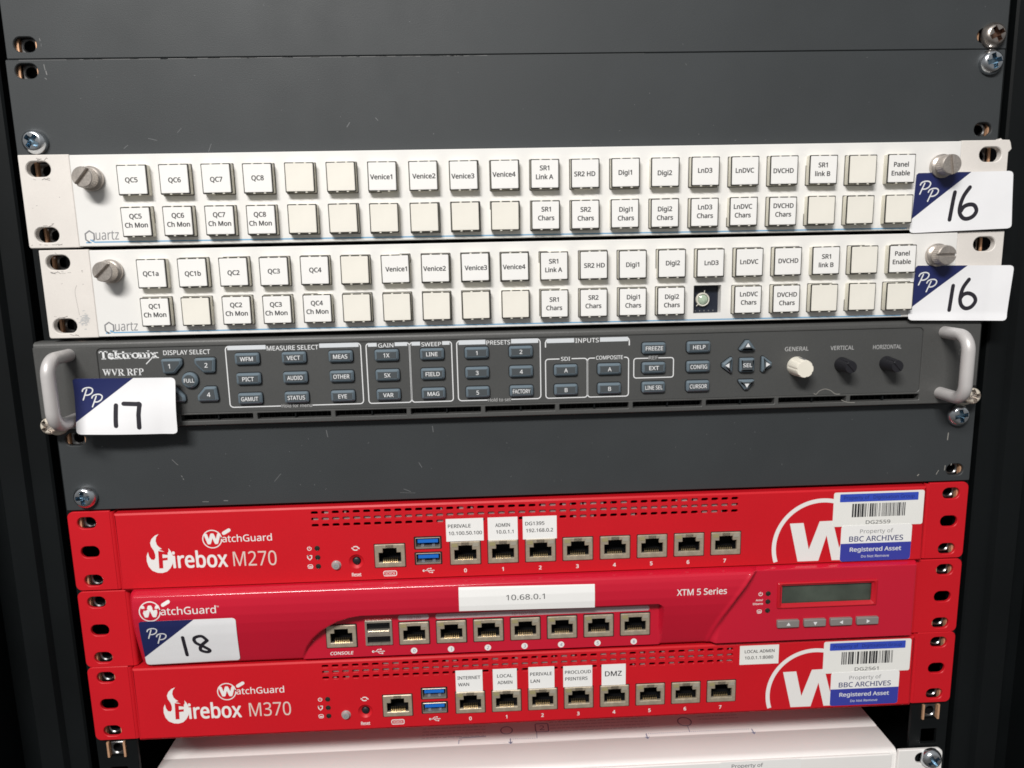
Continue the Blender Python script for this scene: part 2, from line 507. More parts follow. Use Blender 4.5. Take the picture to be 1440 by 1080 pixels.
# ------------------------------------------------------------------ cage nuts (one thing each)
def cage_nut_meshes():
    bm = new()
    box(bm, -5.0, -3.9, -1.1, 3.0, -4.6, 4.6); box(bm, 3.9, 5.0, -1.1, 3.0, -4.6, 4.6)
    a = mesh_of('cage', bm, 'cage_steel')
    bm = new()
    plate(bm, rrect(-3.7, 3.7, -4.0, 4.0, 0.6, 2), [circle(0, 0, 2.6, 20)], 0.4, 5.0, 0.4, 0.5)
    b = mesh_of('nut', bm, 'nut_dark', smooth=40)
    bm = new(); lathe(bm, [(2.55, 1.2), (2.5, 4.8), (0, 4.9)], 0, 0, 16)
    c = mesh_of('thread', bm, 'port_black')
    return a, b, c
CAGE = cage_nut_meshes()
first_nut = []
def cage_nut(x, z, label, copper=False):
    t = thing('cage_nut', label, 'cage nut', (x, 3.0, z), 'cage nuts clipped in the rack rails')
    inst('cage', CAGE[0], t, (x, 3.0, z))
    n = inst('nut', CAGE[1], t, (x, 3.0, z)); inst('thread', CAGE[2], n, (x, 3.0, z))
    return t
NUTS = [
 (-232.5, 51.0, 'cage nut behind the left slot of the topmost grey blank panel'),
 (-233.2, 39.2, 'cage nut behind the left slot at the top edge of the second grey blank panel'),
 (-231.0, -6.2, 'cage nut behind the upper left slot of the top white button panel'),
 (-230.6, -36.8, 'cage nut behind the lower left slot of the top white button panel'),
 (-228.6, -49.8, 'cage nut behind the upper left slot of the lower white button panel'),
 (-228.6, -80.8, 'cage nut behind the lower left slot of the lower white button panel'),
 (-232.2, -139.4, 'cage nut showing under the card marked 17'),
 (232.0, 6.5, 'cage nut behind the right slot above the top white button panel'),
 (233.4, -6.3, 'cage nut behind the right slot of the top white button panel'),
 (233.2, -50.3, 'cage nut behind the right slot of the lower white button panel'),
 (232.6, -171.0, 'cage nut behind the right slot at the bottom of the lowest grey blank panel'),
 (-231.3, -184.4, 'cage nut behind the top left ear slot of the uppermost red unit'),
 (-231.3, -216.6, 'cage nut behind the bottom left ear slot of the uppermost red unit'),
 (-231.8, -229.5, 'cage nut behind the top left ear slot of the middle red unit'),
 (-231.8, -260.8, 'cage nut behind the bottom left ear slot of the middle red unit'),
 (-232.0, -272.6, 'cage nut behind the top left ear slot of the lowest red unit'),
 (-232.1, -304.4, 'cage nut behind the bottom left ear slot of the lowest red unit'),
 (231.8, -184.1, 'cage nut behind the top right ear slot of the uppermost red unit'),
 (231.7, -215.6, 'cage nut behind the bottom right ear slot of the uppermost red unit'),
 (232.2, -228.6, 'cage nut behind the top right ear slot of the middle red unit'),
 (232.2, -260.3, 'cage nut behind the bottom right ear slot of the middle red unit'),
 (231.9, -272.4, 'cage nut behind the top right ear slot of the lowest red unit'),
 (231.9, -304.3, 'cage nut behind the bottom right ear slot of the lowest red unit'),
 (231.2, 50.7, 'cage nut peeking out behind the dull brownish screw at the top right'),
 (-232.0, -317.4, 'bare cage nut in the left rail just below the lowest red unit'),
 (232.0, -317.4, 'bare cage nut in the right rail just below the lowest red unit'),
]
for n in NUTS: cage_nut(*n)

# ------------------------------------------------------------------ pan-head screws
def screw_mesh(rot, R=6.0, H=4.3, rec='zinc'):
    bm = new()
    nr, na = 20, 72
    def inside(x, z):
        a, b = abs(x), abs(z)
        return (a < 0.95 and b < 3.5) or (b < 0.95 and a < 3.5) or (a + b < 2.3)
    deep = set(); rings = [[bm.verts.new((0, -H + 2.4, 0))]]
    for i in range(1, nr + 1):
        r = R * i / nr; ring = []
        for k in range(na):
            a = 2 * math.pi * k / na
            x, z = r * math.cos(a), r * math.sin(a)
            u = x * math.cos(rot) + z * math.sin(rot); w = -x * math.sin(rot) + z * math.cos(rot)
            y = -H * (1 - 0.08 * (r / R) ** 2) if r < R * 0.55 else -H * 0.976 + H * 0.62 * ((r / R - 0.55) / 0.45) ** 2.2
            if inside(u, w): y += 2.4; deep.add((i, k))
            ring.append(bm.verts.new((x, y, z)))
        rings.append(ring)
    rings.append([bm.verts.new((R * math.cos(2*math.pi*k/na), 0, R * math.sin(2*math.pi*k/na))) for k in range(na)])
    for i, (a, b) in enumerate(zip(rings, rings[1:])):
        for k in range(na):
            j = (k + 1) % na
            f = bm.faces.new((a[0], b[k], b[j]) if len(a) == 1 else (a[k], a[j], b[j], b[k]))
            if len(a) == 1 or any(q in deep for q in ((i, k), (i, j), (i + 1, k), (i + 1, j))): f.material_index = 1
    lathe(bm, [(2.9, 0), (2.9, 10)], 0, 0, 16)
    return bm
def screw(x, y, z, label, rot=0.3, m='zinc', R=6.0, washer=None):
    if washer:
        t = thing('cup_washer_screw', label, 'screw', (x, y, z), 'screws holding the units to the rack')
        head = put('screw_head', screw_mesh(rot, R, 2.6), ['washer_plastic', 'nickel'], None, (0, 0, 0), 30)
        head.parent = t; head.location = (0, -1.5 * S, 0)
        bm = new(); lathe(bm, [(R * .9, -2.4), (washer, -1.6), (washer + .4, -0.6), (washer + .4, 0)], x, z, 36)
        put('cup_washer', bm, 'washer_plastic', t, None, 40)
        return t
    o = put('pan_head_screw', screw_mesh(rot, R), [m, 'recess_rust' if m == 'zinc_worn' else 'recess_steel'], None, (0, 0, 0), 30)
    o.location = Vector((x, y, z)) * S
    ORG[o.name] = Vector((x, y, z))
    return tag(o, label, 'screw', 'screws holding the units to the rack')
screw(-232.8, 0, 7.1, 'shiny blue-tinted cross-head screw at the left just above the top white panel', 0.9)
screw(232.8, 0, 50.6, 'dull brownish cross-head screw at the top right corner of the picture', 0.5, 'zinc_worn')
screw(232.6, 0, 38.2, 'bright cross-head screw right below the brownish one at the top right', 0.25)
screw(231.2, 0, -140.2, 'bright cross-head screw just below the right handle', 0.2)
screw(-230.0, 0, -169.6, 'bright cross-head screw at the left just above the uppermost red unit', 0.05)
screw(232.3, 0, -345.0, 'bright cross-head screw in the ear of the white box at the bottom right', 0.6)

# ------------------------------------------------------------------ grey blank panels
def slot(cx, cz, w=10.5, h=6.8, n=5): return rrect(cx - w/2, cx + w/2, cz - h/2, cz + h/2, h/2 - 0.05, n)
def blank(label, x0, x1, z0, z1, y, holes, marks, tilt=0):
    bm = new()
    plate(bm, rrect(x0, x1, z0, z1, 0.6, 2), holes, y, y + 2.4, 0.35, 0.35)
    o = put('blank_panel', bm, 'grey_paint', None, (0, y, (z0 + z1) / 2))
    tag(o, label, 'blank panel', 'grey blank panels')
    bm = new()
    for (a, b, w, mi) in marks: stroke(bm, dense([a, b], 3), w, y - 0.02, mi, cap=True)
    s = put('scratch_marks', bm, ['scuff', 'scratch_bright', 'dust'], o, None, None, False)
    s['kind'] = 'stuff'
    return o
R_ = random.Random(3)
def specks(n, x0, x1, z0, z1):
    out = []
    for _ in range(n):
        x, z = R_.uniform(x0, x1), R_.uniform(z0, z1); a = R_.uniform(0, 6.28); l = R_.uniform(0.1, 0.7)
        out.append(((x, z), (x + l * math.cos(a), z + l * math.sin(a)), R_.uniform(0.12, 0.25), 0))
    return out
blank('topmost grey blank panel cut off by the top edge of the picture', -241.6, 240.6, U + 0.12, 2*U - 0.4, 0.0,
      [slot(-232.5, 51.0), slot(230.6, 50.7)],
      [((-225.5, 53.6), (-225.3, 52.6), 0.3, 1), ((-225, 51.2), (-225.1, 50.2), 0.25, 0)] + specks(10, -230, 230, 46, 85))
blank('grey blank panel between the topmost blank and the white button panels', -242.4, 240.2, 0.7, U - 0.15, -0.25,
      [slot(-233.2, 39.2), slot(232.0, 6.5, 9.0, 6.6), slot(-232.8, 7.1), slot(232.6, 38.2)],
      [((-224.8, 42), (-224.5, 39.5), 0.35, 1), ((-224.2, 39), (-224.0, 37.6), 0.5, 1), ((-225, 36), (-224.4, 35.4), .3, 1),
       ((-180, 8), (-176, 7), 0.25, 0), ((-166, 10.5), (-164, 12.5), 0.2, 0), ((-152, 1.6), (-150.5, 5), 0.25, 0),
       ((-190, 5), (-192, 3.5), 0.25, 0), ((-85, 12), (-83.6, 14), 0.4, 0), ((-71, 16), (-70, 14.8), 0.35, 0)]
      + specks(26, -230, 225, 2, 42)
      + [((-236, 44.02), (-60, 44.04), 0.16, 1), ((-60, 44.04), (60, 44.1), 0.09, 0)]  # light caught by the top chamfer, painted on as bright lines
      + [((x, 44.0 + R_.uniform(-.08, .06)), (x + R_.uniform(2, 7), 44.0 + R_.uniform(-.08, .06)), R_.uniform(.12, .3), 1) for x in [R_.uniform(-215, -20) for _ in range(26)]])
blank('lowest grey blank panel between the grey control unit and the red units', -241.0, 241.3, -4*U + 0.5, -3*U - 0.5, 0.0,
      [slot(-232.2, -139.4), slot(232.6, -171.0, 9.5, 6.6), slot(231.2, -140.2), slot(-230, -169.6)],
      [((227.3, -150.3), (227.1, -154), 0.55, 2), ((227.0, -168.5), (226.8, -171), 0.45, 2), ((223.5, -171.0), (222.4, -173.2), 0.4, 2), ((230.4, -167.6), (230.2, -168.2), 0.5, 2),
       ((-184.5, -151.6), (-181.8, -154.6), 0.24, 1), ((-180.6, -160.4), (-180.2, -161), 0.35, 1), ((-179.9, -162), (-179.6, -162.4), 0.4, 1),
       ((-133, -165), (-129.5, -161), 0.28, 0), ((-104.5, -138.5), (-104, -142), 0.4, 0), ((-49.6, -138), (-49.3, -141), 0.4, 0),
       ((-57.4, -157.4), (-56, -160), 0.35, 0), ((-66, -171.5), (-62.5, -173), 0.3, 0), ((-68, -173.4), (-60, -173.9), 0.18, 0),
       ((212, -173.6), (212.6, -173), 0.6, 2), ((-160, -174.6), (-158, -174.7), .4, 1), ((-171, -174.8), (-168, -174.9), .3, 1)]
      + specks(40, -230, 225, -174, -138))

# ------------------------------------------------------------------ white button panels
CAP_W = 13.4
def button_meshes():
    bm = new()
    h = CAP_W / 2 + 0.35
    # sleeve, slightly tapered, with a dark seam round the cap and four moulded clips
    plate(bm, rrect(-h, h, -h, h, 0.5, 2), [], -3.6, 1.0, 0.25, 0, 0)
    plate(bm, rrect(-h + 0.05, h - 0.05, -h + 0.05, h - 0.05, 0.4, 2), [], -3.85, -3.5, 0.1, 0, 1)
    plate(bm, rrect(-h - .28, h + .28, -h - .28, h + .28, 0.4, 2), [], -0.06, 0.5, 0, 0, 1)
    for a in (-2.6, 2.4):
        box(bm, a, a + 1.0, -4.05, -3.6, -h - 0.03, -h + 0.5, 2); box(bm, a, a + 1.0, -4.05, -3.6, h - 0.5, h + 0.03, 2)
        box(bm, a - 1, a + .4, -3.6, -0.9, -h - 0.06, -h + 0.2, 2)
    sl = mesh_of('button', bm, ['sleeve', 'gasket', 'clear_edge'], smooth=30)
    caps = []
    for m in ('cap_white', 'cap_cream'):
        bm = new()
        q = CAP_W / 2 - 0.22
        plate(bm, rrect(-q, q, -q, q, 0.35, 2), [], -4.35, -3.6, 0.16, 0)
        caps.append(mesh_of('cap', bm, m, smooth=30))
    return sl, caps
BTN, CAPS = button_meshes()
LEG = {}
def legend_mesh(s):
    if s not in LEG:
        bm = new()
        lines = s.split('\n')
        for i, l in enumerate(lines):
            z = -1.05 if len(lines) == 1 else (1.35 - 4.15 * i)
            w = None
            vs, _ = text_raw(l)
            wd = (max(v[0] for v in vs) - min(v[0] for v in vs)) * 2.15 / CAPH
            if wd > 12.2: w = 12.2
            text(bm, l, 0, z, 2.15, -4.39, w, 'C', 0.026)
        LEG[s] = mesh_of('legend', bm, 'legend_ink', fix=False)
    return LEG[s]

def thumbscrew(panel, x, y, z, ang, lean=(0, 0), shiny=False):
    bm = new()
    R = 4.75
    lathe(bm, [(4.2, y + 3), (4.2, y - 0.2), (5.6, y - 0.25), (5.75, y - 0.7), (5.75, y - 2.2), (5.3, y - 2.7), (R - .5, y - 3.2), (R - .5, y - 3.7), (R, y - 4.1), (R, y - 8.4), (0, y - 8.4)], x, z, 40)
    for s in (-1, 1):       # the two halves of the slotted head
        pts = []
        g = 0.62
        a0 = math.asin(g / R)
        for k in range(17):
            a = a0 + (math.pi - 2 * a0) * k / 16
            pts.append((R * math.cos(a), s * R * math.sin(a)))
        pts = [(x + a * math.cos(ang) - b * math.sin(ang), z + a * math.sin(ang) + b * math.cos(ang)) for a, b in pts]
        plate(bm, pts, [], y - 9.9, y - 8.35, 0.35, 0)
    for k in range(30):     # knurl
        a = 2 * math.pi * k / 30
        cx, cz = x + (R + .02) * math.cos(a), z + (R + .02) * math.sin(a)
        t = Vector((-math.sin(a), math.cos(a))) * 0.22; n = Vector((math.cos(a), math.sin(a))) * 0.16
        v = [bm.verts.new((cx + d.x, yy, cz + d.y)) for yy in (y - 8.2, y - 4.3) for d in (-t, n, t)]
        bm.faces.new((v[0], v[1], v[4], v[3])); bm.faces.new((v[1], v[2], v[5], v[4]))
    return put('thumbscrew', bm, 'nickel', panel, (x, y, z), 28)

def white_panel(label, x0, xa, xb, x1, zt, zb, colx, pitch, rows, z_rows, slots, thumbs, yf, socket=None, logo=(0, 0), jag=False, drift=0.0):
    t = thing('button_panel', label, 'control panel', (0, 0, (zt + zb) / 2), 'white button panels')
    yb = yf - 1.0
    # chassis with its printed front
    holes = []
    if socket is not None:
        sxc, szc = colx + pitch * socket[0], z_rows[socket[1]]
        holes.append(rrect(sxc - 7.0, sxc + 7.0, szc - 7.1, szc + 7.1, 0.3, 1))
    bm = new()
    plate(bm, rrect(xa + 0.55, xb - 0.55, zb + 0.35, zt - 0.45, 0.3, 1), holes, yb, 30, 0.3, 0.15)
    ch = put('front_panel', bm, 'white_paint', t)
    # ears
    for (a, b, hl) in ((x0, xa, slots[0]), (xb, x1, slots[1])):
        out = rrect(min(a, b), max(a, b), zb, zt, (1.2, .4, .4, .4) if a == x0 else (.4, 1.2, .4, .4), 3)
        if jag and a == xb:
            out = [(a, zb), (b - 0.3, zb), (b - 0.1, zt - 16), (b - 0.2, zt - 6.0), (b + 1.4, zt - 4.4), (b + 0.6, zt - 1.2), (b - 0.1, zt), (b - 3.6, zt + 0.1), (b - 4.6, zt + 0.8), (b - 5.6, zt), (a, zt)]
        bm = new()
        plate(bm, out, [slot(*h, 11.4, 7.2, 6) for h in hl], yf, yf + 3.6, 0.3, 0.4)
        ear = put('ear', bm, 'ear_paint', t)
        bm = new()
        rr = random.Random(int(abs(a) * 10) + int(zt))
        if a == x0:
            for (hx, hz) in hl:
                for q in range(9):
                    aa = rr.uniform(3.6, 5.8); L = rr.uniform(.6, 2.2); cx = hx + rr.uniform(-5, 5); sgn = rr.choice((-1, -1, 1))
                    stroke(bm, [(cx, hz + sgn * rr.uniform(3.9, 5.2)), (cx + L, hz + sgn * rr.uniform(3.9, 5.4))], rr.uniform(.1, .28), yf - 0.03)
            for q in range(7):
                cx, cz = rr.uniform(x0 + 1, xa - 1), rr.uniform(zb + 1, zt - 1)
                stroke(bm, [(cx, cz), (cx + rr.uniform(.1, .7), cz + rr.uniform(-.4, .4))], rr.uniform(.12, .3), yf - 0.03)
            if zt < -20:    # rubbed patch beside the lower ear's slots
                for q in range(46):
                    cx, cz = -217.6 + rr.gauss(0, 1.2), -77.5 + rr.gauss(0, 1.9)
                    stroke(bm, [(cx - .5, cz), (cx + rr.uniform(.2, .6), cz + rr.uniform(-.2, .3))], rr.uniform(.2, .55), yf - 0.03 - 0.001 * q, 1)
                stroke(bm, smooth_line([(-219.4, -61), (-220.6, -64), (-220.3, -70), (-219.8, -75.5)]), 0.12, yf - .03)
        if len(bm.faces): sc = put('scuff_marks', bm, ['scuff_dark', 'print_grey'], ear, None, None, False); sc['kind'] = 'stuff'
        else: bm.free()
    # printed line and maker's name
    bm = new()
    lx, lz = logo
    stroke(bm, [(lx + 4.4, zb + 2.35), (193, zb + 2.05 + drift)], 0.62, yb - 0.04, 1, cap=False)
    stroke(bm, [(lx + 0.5, zb + 2.2), (lx + 3.0, zb + 2.2)], 0.6, yb - 0.04, 1, cap=False)
    stroke(bm, [(lx + 2.6, lz + 1.0), (lx + 3.3, zb + 3.2), (lx + 4.6, zb + 2.35)], 0.6, yb - 0.045, 1, cap=False)
    hexa = [(lx + 2.55 + 2.35 * math.cos(math.radians(a)), lz + 2.5 + 2.75 * math.sin(math.radians(a))) for a in (-30, 30, 90, 150, 210, 262)]
    stroke(bm, hexa, 0.75, yb - 0.04, 0, cap=False)
    stroke(bm, [hexa[0], (lx + 3.2, lz + 0.3)], 0.75, yb - 0.04, 0, cap=False)
    text(bm, 'uartz', lx + 5.2, lz + 0.9, 4.6, yb - 0.04, 11.0, 'L', 0.0, 0, 0.06)
    put('lettering', bm, ['grey_ink', 'blue_ink'], ch, None, None, False)
    # buttons
    rr = random.Random(11)
    for r, row in enumerate(rows):
        for c, s in enumerate(row):
            x = colx + pitch * c; z = z_rows[r] + drift * (c / 19 - 0.5)
            if s is None: continue
            x += rr.uniform(-.12, .12); z += rr.uniform(-.12, .12)
            b = inst('button', BTN, t, (x, yb + rr.uniform(-.25, .15), z), (rr.uniform(-.012, .012), rr.uniform(-.006, .006), rr.uniform(-.012, .012)))
            b['label'] = ('cream blank button' if not s else 'button lettered ' + s.replace('\n', ' '))
            cp = bpy.data.objects.new('cap', CAPS[0 if s else 1]); COL.objects.link(cp); cp.parent = b
            if s:
                lg = bpy.data.objects.new('legend', legend_mesh(s)); COL.objects.link(lg); lg.parent = b
                lg.location = (rr.uniform(-.5, .5) * S, 0, rr.uniform(-.45, .45) * S)
    if socket is not None:
        bm = new()
        box(bm, sxc - 7.3, sxc + 7.3, yb + 5.0, yb + 7, szc - 7.4, szc + 7.4, 0)
        for k in range(5): box(bm, sxc - 5.0 + 2.3 * k, sxc - 4.4 + 2.3 * k, yb + 4.7, yb + 5.2, szc - 6.3, szc - 5.7, 1)
        so = put('button_socket', bm, ['pcb', 'scuff'], t); so['label'] = 'open black socket where one button is missing'
        bm = new()
        lathe(bm, [(3.5, yb + 5), (3.5, yb + 3.6), (3.2, yb + 3.2), (2.7, yb + 3.3)], sxc - 1.2, szc - 0.2, 28)
        for a in (1.4, 3.9):
            stroke(bm, [(sxc - 1.2 + 3.2 * math.cos(a), szc - .2 + 3.2 * math.sin(a)), (sxc - 1.2 + 4.6 * math.cos(a), szc - .2 + 4.6 * math.sin(a))], 0.35, yb + 3.4)
        rg = put('lamp_ring', bm, 'clear_edge', so, None, 40)
        bm = new(); lathe(bm, [(2.9, yb + 4.2), (2.2, yb + 3.4), (0, yb + 3.1)], sxc - 1.2, szc - 0.2, 24)
        put('lamp_lens', bm, 'led_lens', so, None, 60)
    for (x, z, a) in thumbs: thumbscrew(t, x, yb, z, a)
    return t

q1r1 = ['QC5', 'QC6', 'QC7', 'QC8', '', '', 'Venice1', 'Venice2', 'Venice3', 'Venice4', 'SR1\nLink A', 'SR2 HD', 'Digi1', 'Digi2', 'LnD3', 'LnDVC', 'DVCHD', 'SR1\nlink B', '', 'Panel\nEnable']
q1r2 = ['QC5\nCh Mon', 'QC6\nCh Mon', 'QC7\nCh Mon', 'QC8\nCh Mon', '', '', '', '', '', '', 'SR1\nChars', 'SR2\nChars', 'Digi1\nChars', 'Digi2\nChars', 'LnD3\nChars', 'LnDVC\nChars', 'DVCHD\nChars', '', '', '']
q2r1 = ['QC1a', 'QC1b', 'QC2', 'QC3', 'QC4', '', 'Venice1', 'Venice2', 'Venice3', 'Venice4', 'SR1\nLink A', 'SR2 HD', 'Digi1', 'Digi2', 'LnD3', 'LnDVC', 'DVCHD', 'SR1\nlink B', '', 'Panel\nEnable']
q2r2 = ['QC1\nCh Mon', '', 'QC2\nCh Mon', 'QC3\nCh Mon', 'QC4\nCh Mon', '', '', '', '', '', 'SR1\nChars', 'SR2\nChars', 'Digi1\nChars', 'Digi2\nChars', None, 'LnDVC\nChars', 'DVCHD\nChars', '', '', '']
white_panel('upper white control panel with two rows of square buttons, first button lettered QC5', -239.7, -215.9, 218.6, 243.2, 0.6, -42.9,
            -185.4, 19.55, (q1r1, q1r2), (-12.6, -32.0), ([(-230.8, -6.0), (-230.6, -36.7)], [(233.9, -6.3), (233.9, -36.7)]),
            [(-205.6, -11.0, 0.85), (207.8, -11.8, 1.75)], -5.0, None, (-212.5, -40.4), True, -0.8)
white_panel('lower white control panel with one button missing, first button lettered QC1a', -235.6, -211.8, 220.4, 244.8, -43.9, -86.8,
            -180.9, 19.50, (q2r1, q2r2), (-56.5, -75.1), ([(-227.1, -49.9), (-227.4, -80.8)], [(234.7, -50.3), (234.7, -80.8)]),
            [(-201.3, -54.6, 0.75), (209.0, -55.3, 0.0)], -5.0, (14, 1), (-208.2, -84.6), False, -0.8)

# ------------------------------------------------------------------ grey control unit with handles
tek = thing('rack_control_unit', 'grey rack control unit with rounded keys, three knobs and two metal handles', 'control unit', (-4, 0, -111))
X0, X1, ZT, ZB = -244.8, 237.2, -88.9, -132.9
FY = -5.0
FX0, FX1, FZ0, FZ1 = -213.8, 206.4, -126.4, -92.4
bm = new()
ribs = [-177.0, -138.7, -99.4, -61.0, -22.9, 15.4, 53.6, 92.0, 130.3, 168.5]
edges = [-212.5] + ribs + [206.4]
vents = []
for i in range(len(edges) - 1):
    a = edges[i] + (1.1 if i else 0); b = edges[i + 1] - (1.1 if i < len(edges) - 2 else 0)
    vents.append(rrect(a, b, -130.5, -127.3, 0.3, 1))
notch = [rrect(230.0, 240.0 - 3.2, -129.5, -123.5, (0, 0, 0, 2.8), 3), rrect(-244.4, -238, -132.5, -127, (0, 0, 2.5, 0), 3)]
face_hole = rrect(FX0, FX1, FZ0, FZ1, 2.2, 4)
plate(bm, rrect(X0, X1, ZB, -90.9, 1.0, 3), [face_hole] + vents, FY, 0.5, 0.5, 0.3)
# sloping top lip and the lower lip
lip = [(FY + .5, -90.9), (FY + .55, -90.3), (FY + .9, -89.6), (FY + 1.5, -89.0), (FY + 2.4, -88.6), (3.5, -88.5)]
la = [bm.verts.new((X0 + .5, y_, z_)) for y_, z_ in lip]; lb = [bm.verts.new((X1 - .5, y_, z_)) for y_, z_ in lip]
for i in range(len(lip) - 1): bm.faces.new((la[i], lb[i], lb[i+1], la[i+1]))
bezel = put('bezel', bm, 'tek_paint', tek, None, 35)
bm = new(); box(bm, X0 + 4, X1 - 4, 3.2, 90, ZB + 0.6, ZT - 0.8); put('chassis', bm, 'black_void', tek)
bm = new()
for i in range(len(edges) - 1):
    m_ = (edges[i] + edges[i + 1]) / 2 + 0.3
    box(bm, m_ - 0.35, m_ + 0.35, -3.6, 2, -130.4, -127.4)
for q in range(0, 140):
    x = -211 + q * 3.0
    box(bm, x - .22, x + .22, -0.6, 2, -130.4, -127.4)
put('vent_fin', bm, 'black_paint', bezel)['kind'] = 'stuff'
bm = new()
plate(bm, offset(face_hole, 0.12), [], FY + 0.45, 0.0, 0.05)
face = put('face_plate', bm, 'tek_face', tek)
FYp = FY + 0.45                                     # printed surface
bm = new(); plate(bm, notch[0], [], FY - 0.03, FY + .02, 0); plate(bm, notch[1], [], FY - .03, FY + .02, 0)
put('mounting_slot', bm, 'black_void', bezel)

# printing
bm = new()
PY = FYp - 0.06
def frame(x0, x1, z0, z1, r=1.5, band=0, gap=None, bgap=None, w=0.5):
    """printed rounded frame; band is a broad bar along the top, gap/bgap are openings for words"""
    top = z1
    def arc(cx, cz, a0, a1): return [(cx + r * math.cos(math.radians(a0 + (a1 - a0) * k / 6)), cz + r * math.sin(math.radians(a0 + (a1 - a0) * k / 6))) for k in range(7)]
    left = arc(x0 + r, z1 - r, 90, 180) + arc(x0 + r, z0 + r, 180, 270)
    right = arc(x1 - r, z1 - r, 90, 0) + arc(x1 - r, z0 + r, 0, -90)
    tl = [(gap[0], z1)] if gap else [((x0 + x1) / 2, z1)]
    tr = [(gap[1], z1)] if gap else [((x0 + x1) / 2, z1)]
    bl = [(bgap[0], z0)] if bgap else [((x0 + x1) / 2, z0)]
    br = [(bgap[1], z0)] if bgap else [((x0 + x1) / 2, z0)]
    stroke(bm, tl + left + bl, w, PY, 0, cap=False); stroke(bm, tr + right + br, w, PY, 0, cap=False)
    if band:
        for (a, b) in ((x0 + 1.0, gap[0]), (gap[1], x1 - 1.0)):
            tess(bm, [[(a, z1 - band), (b, z1 - band), (b, z1 + .2), (a, z1 + .2)]], PY - 0.02, 1)
frame(-150.9, -83.7, -124.0, -92.9, 1.8, 1.9, (-130.9, -104.3), (-125.5, -109.6))
frame(-81.0, -59.3, -124.0, -93.3, 1.5, 1.6, (-75.6, -66.6))
frame(-59.1, -38.0, -124.0, -93.3, 1.5, 1.6, (-53.8, -42.7))
frame(-35.4, 7.0, -124.0, -93.1, 1.8, 2.0, (-20.8, -7.8), (-20.5, -8.3))
frame(9.6, 31.0, -124.0, -103.7, 1.5, 0, (16.8, 23.0))
frame(31.2, 52.4, -124.0, -103.7, 1.5, 0, (35.0, 50.0))
frame(55.1, 75.7, -114.7, -104.5, 1.3, 0, (62.6, 67.8), None, 0.5)
for (a, b) in ((10.4, 24.4), (37.6, 52.0)): tess(bm, [[(a, -95.4), (b, -95.4), (b, -93.2), (a, -93.2)]], PY - .02, 1)
stroke(bm, [(11.4, -93.5), (10.2, -94.0), (9.7, -95.2), (9.7, -97.4)], .6, PY); stroke(bm, [(51.0, -93.5), (52.2, -94.0), (52.7, -95.2), (52.7, -97.4)], .6, PY)
def word(s, cx, cz, w, h=2.05, b=0.008, mi=0): text(bm, s, cx, cz - h / 2, h, PY - .01, w, 'C', b, mi)
word('MEASURE SELECT', -117.6, -94.4, 25.6, 2.2); word('GAIN', -71.1, -94.4, 7.6, 2.0); word('SWEEP', -48.2, -94.4, 9.9, 2.0)
word('PRESETS', -14.3, -94.4, 12.0, 2.1); word('INPUTS', 31.0, -94.5, 12.0, 2.2); word('SDI', 19.9, -103.7, 4.6, 1.9)
word('COMPOSITE', 42.5, -103.6, 13.8, 1.9); word('REF', 65.2, -104.3, 4.6, 1.8, 0.0, 2)
word('Hold for menu', -117.5, -124.0, 15.2, 1.7, 0.004, 2); word('Hold to set', -14.4, -124.0, 11.6, 1.7, 0.004, 2)
word('DISPLAY SELECT', -170.0, -95.3, 23.0, 2.2)
word('GENERAL', 140.0, -101.7, 12.4, 2.1, 0.002, 2); word('VERTICAL', 164.0, -101.8, 12.4, 2.1, 0.002, 2); word('HORIZONTAL', 187.8, -101.9, 15.0, 2.1, 0.002, 2)
serif_text(bm, 'Tektronix', -212.9, -97.6, 3.9, 28.6, PY, 1.05)
stroke(bm, [(-187.6, -98.0), (-190.3, -100.6)], 0.45, PY)
serif_text(bm, 'WVR RFP', -212.0, -106.1, 3.3, 20.0, PY, 0.62)
put('lettering', bm, ['print_white', 'print_band', 'print_grey'], face, None, None, False)

# keys
def key(outline, cx, cz, leg=None, lw=None, lh=2.0, proud=2.6, arrow=None, lx=0.0):
    k = bpy.data.objects.new('key', None) if False else None
    if area2(outline) < 0: outline = outline[::-1]
    bm = new()
    plate(bm, [(cx + a, cz + b) for a, b in offset(outline, 0.1)], [], FYp - proud + 0.2, FYp + 0.2, 0.9, 0, 0)
    o = put('key', bm, 'key_rubber', tek, (cx, FYp, cz), 30)
    bm = new()
    plate(bm, [(cx + a, cz + b) for a, b in offset(outline, -0.32)], [], FYp - 0.03, FYp + .01, 0)
    put('key_gap', bm, 'black_void', o, None, None)
    bm = new()
    plate(bm, [(cx + a - .0, cz + b) for a, b in offset(outline, 1.25)], [], FYp - proud + 0.05, FYp - proud + .25, 0.12)
    put('key_top', bm, 'key_top', o)
    bm = new()
    if arrow is not None:
        tri = [(math.cos(math.radians(arrow + d)) * r, math.sin(math.radians(arrow + d)) * r) for d, r in ((0, 1.25), (125, 1.5), (-125, 1.5))]
        tess(bm, [[(cx + a + lx * .3, cz + b) for a, b in tri]], FYp - proud - .02)
    elif leg:
        text(bm, leg, cx + lx, cz - lh / 2, lh, FYp - proud - .02, lw, 'C', 0.012)
    put('legend', bm, 'print_white', o, None, None, False)
    if leg: o['label'] = 'key lettered ' + leg
    return o
pill = rrect(-6.1, 6.1, -2.95, 2.95, 1.2, 3)
GX = (-140.1, -116.9, -93.7)
for r, row in enumerate((('WFM', 'VECT', 'MEAS'), ('PICT', 'AUDIO', 'OTHER'), ('GAMUT', 'STATUS', 'EYE'))):
    for c, s in enumerate(row): key(pill, GX[c], -99.2 - 10.15 * r, s, {'GAMUT': 8.4, 'STATUS': 8.6, 'OTHER': 8.0, 'AUDIO': 7.6}.get(s))
